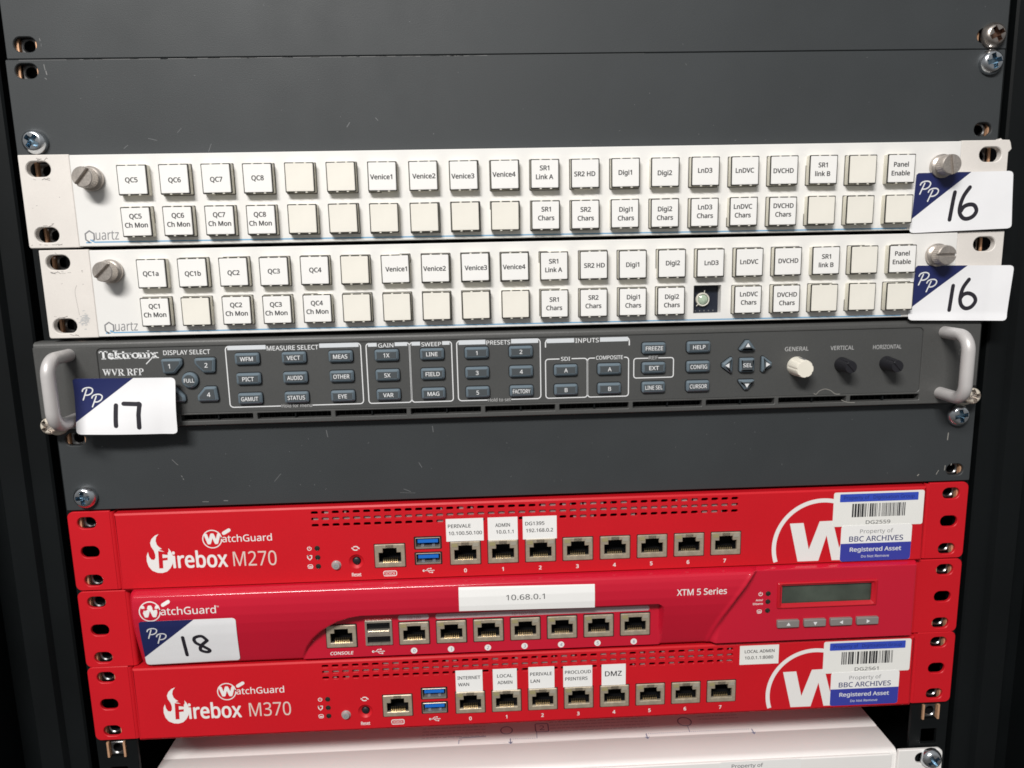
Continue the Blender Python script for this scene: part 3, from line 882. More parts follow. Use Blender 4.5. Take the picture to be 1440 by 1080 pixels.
for r in range(3):
    z = -99.2 - 10.15 * r
    key(pill, -70.7, z, ('1X', '5X', 'VAR')[r]); key(pill, -47.9, z, ('LINE', 'FIELD', 'MAG')[r])
    key(pill, -25.4, z, ('1', '3', '5')[r]); key(pill, -3.0, z, ('2', '4', 'FACTORY')[r], (None, None, 8.8)[r])
    key(pill, 65.1, z, ('FREEZE', 'EXT', 'LINE SEL')[r], (8.8, 5.0, 8.8)[r]); key(pill, 88.2, z, ('HELP', 'CONFIG', 'CURSOR')[r], (6.3, 8.6, 8.8)[r])
for r in (1, 2):
    z = -99.2 - 10.15 * r
    key(pill, 19.8, z, 'AB'[r - 1]); key(pill, 42.2, z, 'AB'[r - 1])
tri_up = [(-4.2, -2.4), (-3.6, -2.9), (3.6, -2.9), (4.2, -2.4), (4.1, -1.7), (0.9, 2.6), (-0.9, 2.6), (-4.1, -1.7)]
def rot(p, d):
    a = math.radians(d); return [(x * math.cos(a) - z * math.sin(a), x * math.sin(a) + z * math.cos(a)) for x, z in p]
key(tri_up, 113.5, -98.9, arrow=90); key(rot(tri_up, 180), 113.6, -119.7, arrow=-90)
key(rot(tri_up, 90), 103.2, -109.1, arrow=180); key(rot(tri_up, -90), 124.1, -109.1, arrow=0)
key(rrect(-3.9, 3.9, -3.7, 3.7, 0.8, 3), 113.6, -109.2, 'SEL', 4.6, 1.9)
pent = [(-4.6, -3.4), (-3.8, -4.0), (0.6, -4.0), (1.4, -3.7), (4.9, 0.2), (5.2, 1.0), (5.2, 2.9), (4.4, 3.7), (-4.4, 3.7), (-5.2, 2.9)]
def mirror(p, mx, mz): return [(x * mx, z * mz) for x, z in p]
key(pent, -177.3, -101.8, '1', None, 2.2, lx=-1.0); key(mirror(pent, -1, 1), -161.0, -101.8, '2', None, 2.2, lx=.8)
key(mirror(pent, 1, -1), -177.3, -116.7, '3', None, 2.2, lx=-1.0); key(mirror(pent, -1, -1), -161.0, -116.7, '4', None, 2.2, lx=.8)
key(circle(0, 0, 4.1, 28), -169.2, -109.3, 'FULL', 5.0, 1.9)

# knobs
def knob(cx, cz, r0, r1, L, m, flutes, ang, name_label):
    bm = new()
    n = 96; prof = [(r0, FYp), (r0, FYp - 0.8), (r0 * .97, FYp - 1.6), (r1 * 1.02, FYp - L + 0.8), (r1 * .93, FYp - L), (0, FYp - L)]
    rings = []
    for i, (r, y) in enumerate(prof):
        if r == 0: rings.append([bm.verts.new((cx, y, cz))]); continue
        ring = []
        for k in range(n):
            a = 2 * math.pi * k / n
            rr = r
            if flutes and i >= 2:
                q = (a * flutes / (2 * math.pi)) % 1.0
                rr = r * (1 - 0.085 * max(0, 1 - abs(q - .5) / .16))
            if not flutes and i >= 3 and abs(((a - ang + math.pi) % (2 * math.pi)) - math.pi) < .16: rr = r * 0.86
            ring.append(bm.verts.new((cx + rr * math.cos(a), y, cz + rr * math.sin(a))))
        rings.append(ring)
    for a, b in zip(rings, rings[1:]):
        for k in range(n):
            j = (k + 1) % n
            bm.faces.new((a[k], a[j], b[0]) if len(b) == 1 else (a[k], a[j], b[j], b[k]))
    o = put('knob', bm, m, tek, (cx, FYp, cz), 32); o['label'] = name_label
    bm = new()
    if flutes:
        box(bm, cx - 0.35, cx + 0.35, FYp - L + .8, FYp - 3, cz + r1 * .985, cz + r0 * 1.0)
        put('pointer', bm, 'grey_ink', o)
    else:
        c, s = math.cos(ang), math.sin(ang)
        pts = [(a * c - b * s, a * s + b * c) for a, b in ((-r1 * .9, -.42), (r1 * .98, -.42), (r1 * .98, .42), (-r1 * .9, .42))]
        plate(bm, [(cx + a, cz + b) for a, b in pts], [], FYp - L - 0.5, FYp - L + .2, 0.15)
        put('pointer', bm, m, o)
knob(140.3, -110.8, 5.05, 4.5, 10.6, 'knob_cream', 7, 0, 'cream fluted knob under GENERAL')
knob(164.1, -110.5, 3.9, 3.15, 10.4, 'knob_black', 0, 2.3, 'small black knob under VERTICAL')
knob(188.0, -110.6, 3.9, 3.15, 10.8, 'knob_black', 0, 2.3, 'small black knob under HORIZONTAL')
# handles
for sx, x, za, zb in ((-1, -227.3, -95.2, -127.6), (1, 217.6, -95.0, -127.0)):
    D, r = 20.0, 7.5
    pts = [(x, FY + 2, za)]
    pts += [(x, FY - D + r, za)]
    pts += [(x, FY - D + r - r * math.sin(a), za - r + r * math.cos(a)) for a in [math.pi / 2 * k / 9 for k in range(1, 10)]]
    pts += [(x, FY - D, zb + r)]
    pts += [(x, FY - D + r - r * math.cos(a), zb + r - r * math.sin(a)) for a in [math.pi / 2 * k / 9 for k in range(1, 10)]]
    pts += [(x, FY + 2, zb)]
    bm = new(); tube(bm, pts, 3.15, 24)
    h = put('handle', bm, 'handle_metal', tek, None, 50)
    h['label'] = 'left metal handle' if sx < 0 else 'right metal handle'
bm = new()
for pts in ([(236.0 - 5, -101.0), (229.2, -104.3)], [(231.4, -101.6), (230.6, -102.2)], [(229.6, -104.6), (229.0, -106.2)]): pass
stroke(bm, dense([(226.4, -104.9), (228.2, -101.6)], 1), .3, FY - .02, 0); stroke(bm, [(226.0, -106.2), (226.3, -107.0)], .3, FY - .02, 0)
stroke(bm, smooth_line([(150.2, -125.6), (151.5, -125.9), (153, -124.3), (156, -123.3), (159, -124.2), (161.5, -126.0), (164, -126.2)]), .35, FYp - .07, 1)
stroke(bm, smooth_line([(165, -129.4), (168, -130.6), (172, -130.9)]), .35, FY - .04, 1)
s_ = put('scratch_marks', bm, ['scratch_bright', 'dust'], bezel, None, None, False); s_['kind'] = 'stuff'
screw(-240.0, FY, -130.4, 'beige-washered screw half hidden behind the lower end of the left handle', 0.7, 'zinc_worn', 4.2, 5.9)
screw(234.0, FY, -128.8, 'beige-washered screw half hidden behind the lower end of the right handle', 0.2, 'zinc_worn', 4.2, 5.9)

# ------------------------------------------------------------------ ports, lamps and little buttons of the red units
def rj45_meshes():
    w, h = 15.9, 12.7
    key_hole = [(-5.9, -3.7), (5.9, -3.7), (5.9, 1.9), (3.7, 1.9), (3.7, 4.3), (2.0, 4.3), (2.0, h / 2 - 0.25), (-2.0, h / 2 - 0.25), (-2.0, 4.3), (-3.7, 4.3), (-3.7, 1.9), (-5.9, 1.9)]
    bm = new()
    plate(bm, rrect(-w/2, w/2, -h/2, h/2, 0.3, 1), [key_hole], -0.7, 10.0, 0.25, 0.15, 0)
    a = mesh_of('port', bm, 'port_metal')
    bm = new(); box(bm, -6.2, 6.2, 9.2, 10.2, -4.2, 6.2)
    # liner of black plastic just inside the mouth
    lin = [(x * .985, z * .985) for x, z in key_hole]
    fv = [bm.verts.new((x, 0.8, z)) for x, z in lin]; bv = [bm.verts.new((x, 9.6, z)) for x, z in lin]
    for i in range(len(lin)):
        j = (i + 1) % len(lin); bm.faces.new((fv[i], fv[j], bv[j], bv[i]))
    b = mesh_of('cavity', bm, 'port_black')
    bm = new()
    for k in range(8):
        x = -3.57 + 1.02 * k
        v = [bm.verts.new(p) for p in ((x - .27, 1.0, -2.75), (x + .27, 1.0, -2.75), (x + .27, 2.6, -2.2), (x - .27, 2.6, -2.2), (x - .27, 0.9, -3.5), (x + .27, 0.9, -3.5))]
        bm.faces.new((v[0], v[1], v[2], v[3])); bm.faces.new((v[4], v[5], v[1], v[0]))
    c = mesh_of('contacts', bm, 'gold', fix=False)
    bm = new(); box(bm, -1.55, 1.55, -0.85, 0.4, -0.95, 0.95)
    d = mesh_of('lamp_window', bm, 'led_amber')
    bm = new(); box(bm, -1.55, 1.55, -0.85, 0.4, -0.95, 0.95)
    e = mesh_of('lamp_window', bm, 'led_clear')
    bm = new(); plate(bm, rrect(-w/2 - .45, w/2 + .45, -h/2 - .45, h/2 + .45, 0.3, 1), [rrect(-w/2 - .05, w/2 + .05, -h/2 - .05, h/2 + .05, 0.3, 1)], -0.06, 0.3, 0)
    f = mesh_of('gasket', bm, 'black_void')
    return a, b, c, d, e, f
RJ = rj45_meshes()
def port(parent, x, y, z, label=None, lamps=True, contacts=True):
    p = inst('port', RJ[0], parent, (x, y, z))
    if label: p['label'] = label
    inst('cavity', RJ[1], p, (x, y, z))
    if contacts: inst('contacts', RJ[2], p, (x, y, z))
    if lamps:
        inst('lamp_window', RJ[3], p, (x - 5.6, y, z + 4.6)); inst('lamp_window', RJ[4], p, (x + 5.6, y, z + 4.6))
    inst('gasket', RJ[5], p, (x, y, z))
    return p
def usb_meshes():
    bm = new()
    w, h = 13.2, 6.1
    plate(bm, rrect(-w/2, w/2, -h/2, h/2, 0.4, 2), [rrect(-w/2 + .28, w/2 - .28, -h/2 + .95, h/2 - .28, 0.2, 1)], -0.5, 9, 0.15, 0, 0)
    for s in (-2.9, 2.9):
        v = [bm.verts.new(p) for p in ((s - .9, -0.3, -h/2 + .7), (s + .9, -0.3, -h/2 + .7), (s + .7, 3, -h/2 + 2.1), (s - .7, 3, -h/2 + 2.1))]
        bm.faces.new(v)
    a = mesh_of('usb_port', bm, 'port_bright')
    bm = new(); box(bm, -5.4, 5.4, 0.3, 8, 0.0, 1.9)
    b = mesh_of('tongue', bm, 'usb_blue')
    bm = new(); box(bm, -6.2, 6.2, 8, 8.4, -2.6, 2.6); c = mesh_of('cavity', bm, 'port_black')
    bm = new(); plate(bm, rrect(-w/2 - .8, w/2 + .8, -h/2 - .5, h/2 + .7, 0.4, 1), [rrect(-w/2 - .05, w/2 + .05, -h/2 - .05, h/2 + .05, 0.4, 2)], -0.06, 0.3, 0)
    d = mesh_of('gasket', bm, 'black_void')
    return a, b, c, d
US = usb_meshes()
def usb(parent, x, y, z):
    p = inst('usb_port', US[0], parent, (x, y, z))
    inst('tongue', US[1], p, (x, y, z)); inst('cavity', US[2], p, (x, y, z)); inst('gasket', US[3], p, (x, y, z))
def led_mesh():
    bm = new(); lathe(bm, [(1.45, 0.2), (1.4, -0.12), (1.2, -0.2), (1.1, 0.0), (0.6, -0.15), (0, -0.2)], 0, 0, 20)
    return mesh_of('indicator_lamp', bm, 'led_dark', smooth=40)
LED = led_mesh()

# printed signs used several times
def icon_power(bm, x, z, r, y, w=.35):
    stroke(bm, [(x + r * math.cos(math.radians(a)), z + r * math.sin(math.radians(a))) for a in range(-235, 60, 20)], w, y)
    stroke(bm, [(x, z + r * .1), (x, z + r * 1.15)], w, y)
def icon_shield(bm, x, z, r, y, w=.55):
    stroke(bm, [(x - r, z + r), (x, z + r * 1.0), (x + r, z + r), (x + r * .85, z - r * .2), (x, z - r * 1.1), (x - r * .85, z - r * .2)], w, y, closed=True)
def icon_disk(bm, x, z, r, y, w=.35):
    stroke(bm, rrect(x - r, x + r, z - r * .8, z + r * .8, r * .6, 4), w, y, closed=True)
    stroke(bm, [(x - r * .5, z - r * .15), (x + r * .5, z - r * .15)], w * 1.6, y)
def icon_usb(bm, x, z, L, y, w=.35):
    tess(bm, [circle(x - L * .42, z, L * .095, 14)], y)
    stroke(bm, [(x - L * .42, z), (x + L * .4, z)], w, y, cap=False)
    tess(bm, [[(x + L * .36, z - L * .07), (x + L * .5, z), (x + L * .36, z + L * .07)]], y)
    stroke(bm, [(x - L * .22, z), (x - L * .05, z + L * .17), (x + L * .14, z + L * .17)], w, y, cap=False)
    tess(bm, [circle(x + L * .17, z + L * .17, L * .065, 12)], y)
    stroke(bm, [(x - L * .1, z), (x + L * .08, z - L * .17), (x + L * .24, z - L * .17)], w, y, cap=False)
    tess(bm, [rrect(x + L * .22, x + L * .34, z - L * .23, z - L * .11, 0)], y)
def icon_serial(bm, x, z, y):
    stroke(bm, rrect(x - 3.4, x + 3.4, z - 1.35, z + 1.35, .8, 4), .45, y, closed=True)
    text(bm, 'IOIOI', x, z - .75, 1.5, y, 5.0, 'C', 0.01)
def icon_cycle(bm, x, z, r, y, w=.55):
    for s in (0, 180):
        stroke(bm, [(x + 1.15 * r * math.cos(math.radians(a + s)), z + .8 * r * math.sin(math.radians(a + s))) for a in range(15, 150, 15)], w, y, cap=False)
        a = math.radians(s + 5); px, pz = x + 1.15 * r * math.cos(a), z + .8 * r * math.sin(a)
        tess(bm, [[(px - .7, pz + .1 * (1 if s == 0 else -1)), (px + .5 * (1 if s == 0 else -1), pz - .7 * (1 if s == 0 else -1)), (px + .7, pz + .2)]], y)
def brand(bm, cx, cz, r, w, y, base_dz=-1.9, cap_h=3.7, tm=False):
    """round W emblem, the tilted pill and the maker's name"""
    stroke(bm, circle(cx, cz, r, 40), .55, y, closed=True)
    text(bm, 'W', cx + .15, cz - r * .52, r * 1.1, y, r * 1.62, 'C', 0.045)
    a = math.radians(30); px, pz = cx + r * 1.55, cz + r * .78
    stroke(bm, [(px - 1.5 * math.cos(a), pz - 1.5 * math.sin(a)), (px + 1.7 * math.cos(a), pz + 1.7 * math.sin(a))], 1.9, y)
    text(bm, 'atchGuard', cx + r + .25, cz + base_dz, cap_h, y, w, 'L', 0.006)
    if tm: text(bm, 'TM', cx + r + w + .5, cz + base_dz + 3.2, .8, y, 1.4)
FLAME = [(-194.1,-190.6),(-196.1,-191.4),(-198.0,-193.2),(-198.9,-195.3),(-198.6,-197.4),(-197.4,-199.6),(-196.9,-201.9),(-197.0,-203.7),(-197.8,-204.8),(-199.2,-204.5),(-200.1,-202.9),(-200.5,-200.3),(-201.4,-202.4),(-201.6,-205.4),(-200.9,-208.4),(-199.3,-210.7),(-196.6,-212.0),(-194.2,-212.2),(-191.7,-211.5),(-189.8,-209.7),(-188.4,-207.3),(-187.8,-204.6),(-188.0,-202.4),(-188.8,-200.1),(-189.9,-198.5),(-189.8,-199.9),(-190.1,-200.9),(-191.7,-200.6),(-193.3,-199.8),(-194.8,-199.4),(-193.2,-198.7),(-194.4,-197.9),(-195.5,-196.5),(-196.0,-194.4),(-195.5,-192.3)]
FLET = [(-195.2,-199.9),(-190.4,-200.7),(-190.5,-202.3),(-193.2,-201.8),(-193.3,-203.9),(-190.7,-203.7),(-190.8,-205.1),(-193.3,-205.3),(-193.5,-209.6),(-195.6,-209.6)]
WPOLY = [(141.3,-197.3),(148.8,-197.2),(152.4,-212.5),(157.7,-196.6),(164.9,-196.5),(169.3,-212.2),(173.8,-196.6),(180.6,-196.6),(172.2,-219.3),(165.5,-219.2),(161.9,-204.8),(158.0,-219.2),(146.5,-219.2)]

def firewall_ears(t, dz, m, xin, y=0.0):
    for sx in (-1, 1):
        x0, x1 = sorted((sx * 241.3, sx * (xin + 2.2)))
        rad = (3.2, 0.3, 0.3, 3.2) if sx < 0 else (0.3, 3.2, 3.2, 0.3)
        bm = new()
        plate(bm, rrect(x0, x1, -221.9 + dz, -178.2 + dz, rad, 5), [slot(sx * 231.7, z + dz, 9.6, 6.4, 6) for z in (-184.4, -200.4, -216.4)], y, y + 1.6, 0.3, 0.3)
        # the bend back along the side of the case
        arc = [(sx * (xin + 2.2 - 2.2 * math.sin(a)), y + 2.2 - 2.2 * math.cos(a)) for a in [math.pi / 2 * k / 6 for k in range(7)]] + [(sx * xin, y + 40)]
        lo = [bm.verts.new((a, b, -221.6 + dz)) for a, b in arc]; hi = [bm.verts.new((a, b, -178.5 + dz)) for a, b in arc]
        for i in range(len(arc) - 1): bm.faces.new((lo[i], lo[i+1], hi[i+1], hi[i]))
        put('ear', bm, m, t, None, 40)

def firebox(label, dz, edz, model, dx_text=0.0):
    t = thing('firewall_appliance', label, 'network appliance', (0, 0, -200 + dz), 'red network appliances')
    Yf = -3.0
    bm = new()
    holes = []
    for c in range(42):
        for r in range(3):
            x = -112.9 + 223.6 * c / 41; z = -182.0 - 3.48 * r + dz
            holes.append(rrect(x - 1.85, x + 1.85, z - 0.85, z + 0.85, 0.7, 2))
    PX = [-34.5 + 20.12 * k for k in range(8)]
    for x in PX + [-74.6]: holes.append(rrect(x - 7.7, x + 7.7, -207.1 + dz - 6.1, -207.1 + dz + 6.1, 0))
    for z in (-200.8, -209.5): holes.append(rrect(-54.3 - 6.4, -54.3 + 6.4, z + dz - 2.9, z + dz + 2.9, 0))
    holes.append(circle(-92.5, -209.7 + dz, 3.9, 28))
    plate(bm, rrect(-216.2, 216.0, -221.3 + dz, -178.9 + dz, 0.5, 2), holes, Yf, Yf + 1.3, 0.5, 0.12, ci=0.95)
    fp = put('front_panel', bm, 'red_paint', t, None, None)
    bm = new()
    # case behind the panel: top, bottom, sides
    box(bm, -216.1, 216.0, Yf + 1.3, 220, -179.6 + dz, -179.0 + dz); box(bm, -216.1, 216.0, Yf + 1.3, 220, -221.2 + dz, -220.6 + dz)
    box(bm, -216.1, -215.3, Yf + 1.3, 220, -220.6 + dz, -179.6 + dz); box(bm, 215.2, 216.0, Yf + 1.3, 220, -220.6 + dz, -179.6 + dz)
    put('case', bm, 'red_paint', t)
    bm = new()
    box(bm, -114, 112, Yf + 1.5, Yf + 2.2, -186.3 + dz, -184.7 + dz)
    rr = random.Random(int(abs(dz)) + 5)
    for q in range(26):
        x = rr.uniform(-112, 106); w = rr.uniform(2, 14); r = rr.choice((0, 0, 2))
        z = -182.0 - 3.48 * r + dz
        box(bm, x, x + w, Yf + 1.5, Yf + 2.1, z - 0.9, z + 0.5)
    put('inner_bracket', bm, 'vent_grey', t)
    bm = new(); box(bm, -214, 214, 30, 31, -220 + dz, -180 + dz); put('inner_baffle', bm, 'black_void', t)
    firewall_ears(t, edz, 'red_paint', 217.2)
    for k, x in enumerate(PX): port(t, x, Yf, -207.1 + dz, 'network port numbered %d' % k)
    port(t, -74.6, Yf, -207.1 + dz, 'console port', False)
    usb(t, -54.3, Yf, -200.8 + dz); usb(t, -54.3, Yf, -209.5 + dz)
    for z in (-201.6, -206.7, -211.7): inst('indicator_lamp', LED, t, (-112.7, Yf, z + dz))
    bm = new(); lathe(bm, [(2.6, Yf), (2.5, Yf - .25), (2.15, Yf - .3), (2.1, Yf - 1.1), (1.8, Yf - 1.5), (0, Yf - 1.65)], -103.2, -211.4 + dz, 28)
    pb = put('power_button', bm, 'silver_plastic', t, None, 35)
    bm = new(); icon_power(bm, -103.2, -211.45 + dz, .8, Yf - 1.68, .22); put('legend', bm, 'grey_ink', pb, None, None, False)
    bm = new(); lathe(bm, [(4.1, Yf + .1), (4.0, Yf - .15), (3.7, Yf + .1), (2.9, Yf + .75), (2.3, Yf + 1.0), (2.0, Yf + 3)], -92.5, -209.7 + dz, 32)
    rs = put('reset_button', bm, 'red_paint', t, None, 50)
    bm = new(); lathe(bm, [(1.95, Yf + 3), (1.9, Yf + .3), (1.5, Yf - .0), (0, Yf - .1)], -92.5, -209.7 + dz, 24)
    put('button_cap', bm, 'knob_black', rs, None, 40)
    # print
    bm = new(); y = Yf - .05
    brand(bm, -166.8, -194.4 + dz, 4.85, 25.8, y)
    put('maker_logo', bm, 'print_red_white', fp, None, None, False); bm = new()
    tess(bm, [[(a, b + dz) for a, b in FLAME]], y)
    tess(bm, [[(a, b + dz) for a, b in FLET]], y - .03, 1)
    text(bm, 'irebox', -188.0, -209.5 + dz, 8.6, y - .01, 28.0, 'L', 0.022, 0, 0, 1, -0.012)
    text(bm, model, -156.9 + dx_text, -209.8 + dz, 8.0, y, 22.6, 'L', -0.008, 2, 0, 1, -0.01)
    put('model_name', bm, ['print_red_white', 'red_paint', 'print_silver'], fp, None, None, False); bm = new()
    icon_power(bm, -116.8, -201.6 + dz, 1.0, y); icon_shield(bm, -116.9, -206.7 + dz, 1.15, y); icon_disk(bm, -116.9, -211.7 + dz, 1.25, y)
    icon_cycle(bm, -92.6, -202.4 + dz, 1.3, y); text(bm, 'Reset', -92.8, -218.1 + dz, 1.9, y, 4.9, 'C', 0.02)
    icon_serial(bm, -75.0, -217.2 + dz, y); icon_usb(bm, -54.4, -216.4 + dz, 6.4, y)
    put('lettering', bm, 'print_red_white', fp, None, None, False); bm = new()
    for k, x in enumerate(PX): text(bm, str(k), x - .3, -218.1 + dz, 2.0, y, None, 'C', 0.025)
    put('port_numbers', bm, 'print_red_white', fp, None, None, False); bm = new()
    # large round emblem at the right
    C_, Rr = (159.2, -211.0 + dz), 26.2
    stroke(bm, [(C_[0] + Rr * math.cos(math.radians(a)), C_[1] + Rr * math.sin(math.radians(a))) for a in range(48, 205, 3) if C_[1] + Rr * math.sin(math.radians(a)) > -219.6 + dz], 2.3, y, cap=False)
    tess(bm, [[(a, b + dz) for a, b in WPOLY]], y)
    put('round_emblem', bm, 'print_red_white', fp, None, None, False)
    return t
firebox('uppermost red network appliance lettered Firebox M270', 0.0, 0.0, 'M270')
firebox('lowest red network appliance lettered Firebox M370', -87.6, -88.1, 'M370', 1.3)

# ---- middle red unit with a moulded, curved front
xtm = thing('firewall_appliance', 'middle red network appliance with a glossy curved front, lettered XTM 5 Series', 'network appliance', (0, 0, -244), 'red network appliances')
firewall_ears(xtm, -44.35, 'red_paint', 213.8)
BX0, BX1, BZ0, BZ1 = -210.4, 212.4, -264.6, -221.3
PROF = [(-221.3, -6.5), (-221.8, -8.0), (-222.8, -9.0), (-225, -9.7), (-229, -10.2), (-234, -10.2), (-239, -9.6), (-245, -8.4), (-251, -6.9), (-257, -5.3), (-261, -4.2), (-263.6, -3.4), (-264.6, -2.4)]
def prof(z):
    for (a, u), (b, v) in zip(PROF, PROF[1:]):
        if a >= z >= b: return u + (v - u) * (a - z) / (a - b)
    return PROF[0][1] if z > PROF[0][0] else PROF[-1][1]
def sstep(a, b, x):
    t = min(1, max(0, (x - a) / (b - a))); return t * t * (3 - 2 * t)
RC = [(-124.6, -266), (-123.4, -262), (-121.3, -257), (-117.5, -251.5), (-113.2, -247.5), (-108.5, -244), (-103, -241), (-96.5, -238.8), (-90, -237.9)]
def recess(x, z):
    """signed distance-like value: positive inside the port recess"""
    top = -237.9
    if x < -90:
        zc = -270
        for (a, u), (b, v) in zip(RC, RC[1:]):
            if a <= x <= b: zc = u + (v - u) * (x - a) / (b - a)
        return (zc - z) * (0.6 if x < -110 else 0.9)
    d = min(top - z, 71.2 - x)
    if x > 67.2 and z > top - 4:
        d = 4 - math.hypot(x - 67.2, z - (top - 4))
    return d
GRV = [(-221, 122.8), (-224, 121.0), (-229, 117.6), (-235, 113.4), (-241, 109.8), (-248, 105.9), (-255, 102.8), (-262, 100.6), (-265, 100.2)]
def groove(z):
    for (a, u), (b, v) in zip(GRV, GRV[1:]):
        if a >= z >= b: return u + (v - u) * (a - z) / (a - b)
    return GRV[-1][1]
def yx(x, z):
    y = prof(z)
    y += 2.6 * (1 - sstep(BX0, BX0 + 3.0, x)) ** 2
    g = x - groove(z)
    flat = -6.3 + 2.2 * (1 - sstep(-222.6, -221.3, z) if z > -222.6 else 0) * 0
    edge = max(sstep(-222.6, -221.3, z), 1 - sstep(-264.6, -263.6, z), sstep(BX1 - 1.4, BX1, x))
    flat = -6.3 + 2.4 * edge * edge
    y = y + (flat - y) * sstep(-2.2, 1.4, g)
    y -= 0.5 * math.exp(-((g + 2.6) / 1.3) ** 2)
    r = recess(x, z)
    y = y + (-3.2 - y) * sstep(-0.5, 0.9, r)
    return y
RXP = [-63.6 + 20.12 * k for k in range(7)]
open_rects = [(x - 7.6, x + 7.6, -258.0, -245.6) for x in RXP] + [(-102.8 - 7.6, -102.8 + 7.6, -258.1, -245.7), (-82.7 - 7.0, -82.7 + 7.0, -257.6, -243.9), (137.0, 187.6, -242.4, -231.6)]
xs = []; x = BX0
while x < BX1 - 0.01:
    xs.append(x)
    fine = x < BX0 + 4 or -127 < x < -88 or 62 < x < 76 or 94 < x < 127 or x > BX1 - 3
    x += 0.5 if fine else 1.4
xs.append(BX1)
zs = []; z = BZ1
while z > BZ0 + 0.01:
    zs.append(z); z -= 0.25 if (z > -224 or -240.0 < z < -236.0 or z < -262.5) else 0.62
zs.append(BZ0)
bm = new()
grid = [[bm.verts.new((a, yx(a, b), b)) for b in zs] for a in xs]
for i in range(len(xs) - 1):
    for j in range(len(zs) - 1):
        cx, cz = (xs[i] + xs[i+1]) / 2, (zs[j] + zs[j+1]) / 2
        if any(a < cx < b and c < cz < d for a, b, c, d in open_rects): continue
        bm.faces.new((grid[i][j], grid[i+1][j], grid[i+1][j+1], grid[i][j+1]))
rim = [grid[i][0] for i in range(len(xs))] + [grid[-1][j] for j in range(1, len(zs))] + [grid[i][-1] for i in range(len(xs) - 2, -1, -1)] + [grid[0][j] for j in range(len(zs) - 2, 0, -1)]
bk = [bm.verts.new((v.co.x, 1.0, v.co.z)) for v in rim]
for i in range(len(rim)):
    j = (i + 1) % len(rim); bm.faces.new((rim[i], rim[j], bk[j], bk[i]))
bmesh.ops.delete(bm, geom=[v for v in bm.verts if not v.link_faces], context='VERTS')
xb = put('bezel', bm, 'red_plastic', xtm, None, 40)
bm = new(); box(bm, -213.5, 213.5, 14, 220, -264.8, -222.6); put('case', bm, 'red_paint', xtm)
RY = -3.2
for k, x in enumerate(RXP): port(xtm, x, RY - .3, -251.8, 'network port numbered %d' % k)
port(xtm, -102.8, RY - .3, -251.9, 'console port', False)
# stacked pair of usb sockets
bm = new()
plate(bm, rrect(-82.7 - 7.3, -82.7 + 7.3, -257.9, -243.5, .3, 1), [rrect(-82.7 - 6.2, -82.7 + 6.2, -256.6, -252.6, .2, 1), rrect(-82.7 - 6.2, -82.7 + 6.2, -248.8, -244.8, .2, 1)], RY - 1.0, RY + 8, .2)
box(bm, -82.7 - 5.6, -82.7 + 5.6, RY - 1.5, RY - 0.9, -251.6, -249.6)
for x in (-87, -82.5, -78): box(bm, x - .7, x + .7, RY - 1.3, RY - .9, -257.5, -256.2)
up = put('usb_port', bm, 'port_bright', xtm); up['label'] = 'stacked pair of USB sockets'
bm = new(); box(bm, -82.7 - 6.4, -82.7 + 6.4, RY + .3, RY + 6.5, -257, -244); put('cavity', bm, 'port_black', up)
bm = new(); box(bm, -82.7 - 5, -82.7 + 5, RY - .3, RY + 6, -254.6, -252.9); box(bm, -82.7 - 5, -82.7 + 5, RY - .3, RY + 6, -246.7, -245.0); put('tongue', bm, 'port_black', up)
# display
bm = new()
plate(bm, rrect(134.6, 190.2, -244.6, -229.6, .8, 3), [rrect(137.4, 187.4, -242.2, -231.9, .5, 2)], -7.3, -5.4, .5, 1.6)
fr = put('display_frame', bm, 'lcd_frame', xtm, None, 30)
bm = new(); plate(bm, rrect(136.4, 188.0, -242.8, -231.0, .3, 1), [], -4.6, -4.0, 0); dg = put('display_glass', bm, 'lcd_glass', fr)
bm = new()
for i, (x, a) in enumerate(((140.9, 90), (155.8, -90), (170.5, 180), (185.3, 0))):
    bm = new(); plate(bm, rrect(x - 6.1, x + 6.1, -255.4, -251.2, .5, 2), [], -8.2, -6.0, .35)
    b = put('menu_button', bm, 'button_grey', xtm, None, 30)
    bm = new()
    tri = [(math.cos(math.radians(a + d)) * r, math.sin(math.radians(a + d)) * r) for d, r in ((0, 1.15), (125, 1.35), (-125, 1.35))]
    tess(bm, [[(x + u, -253.3 + v) for u, v in tri]], -8.23); put('legend', bm, 'print_white', b, None, None, False)
for z in (-235.7, -240.4, -245.6): inst('indicator_lamp', LED, xtm, (129.6, -6.3, z))
# print that follows the curved front
bm = new()
yl = lambda a, b: yx(a, b) - 0.08
brand(bm, -199.6, -230.3, 5.3, 28.4, yl, -2.1, 4.0, True)
put('maker_logo', bm, 'print_red_white', xb, None, None, False); bm = new()
text(bm, 'XTM 5 Series', 78.3, -232.9, 3.5, yl, 27.0, 'L', 0.012)
y = -6.3 - .06
icon_power(bm, 125.4, -235.8, 1.0, y); icon_disk(bm, 125.0, -246.0, 1.2, y)
text(bm, 'Arm/', 126.8, -239.9, 1.1, y, 3.9, 'R', .02); text(bm, 'Disarm', 126.8, -242.0, 1.1, y, 5.4, 'R', .02)
y = RY - .07
text(bm, 'CONSOLE', -103.4, -262.9, 1.75, y, 12.2, 'C', .02, 0, .15); icon_usb(bm, -83.4, -261.9, 7.0, y)
put('lettering', bm, 'print_red_white', xb, None, None, False); bm = new()
for k, x in enumerate(RXP):
    tess(bm, [circle(x - .6, -262.3, 1.75, 24)], y); text(bm, str(k), x - .6, -263.2, 1.75, y - .02, None, 'C', 0.0, 1, .15)
put('port_numbers', bm, ['print_red_white', 'asset_text_dark'], xb, None, None, False); bm = new()
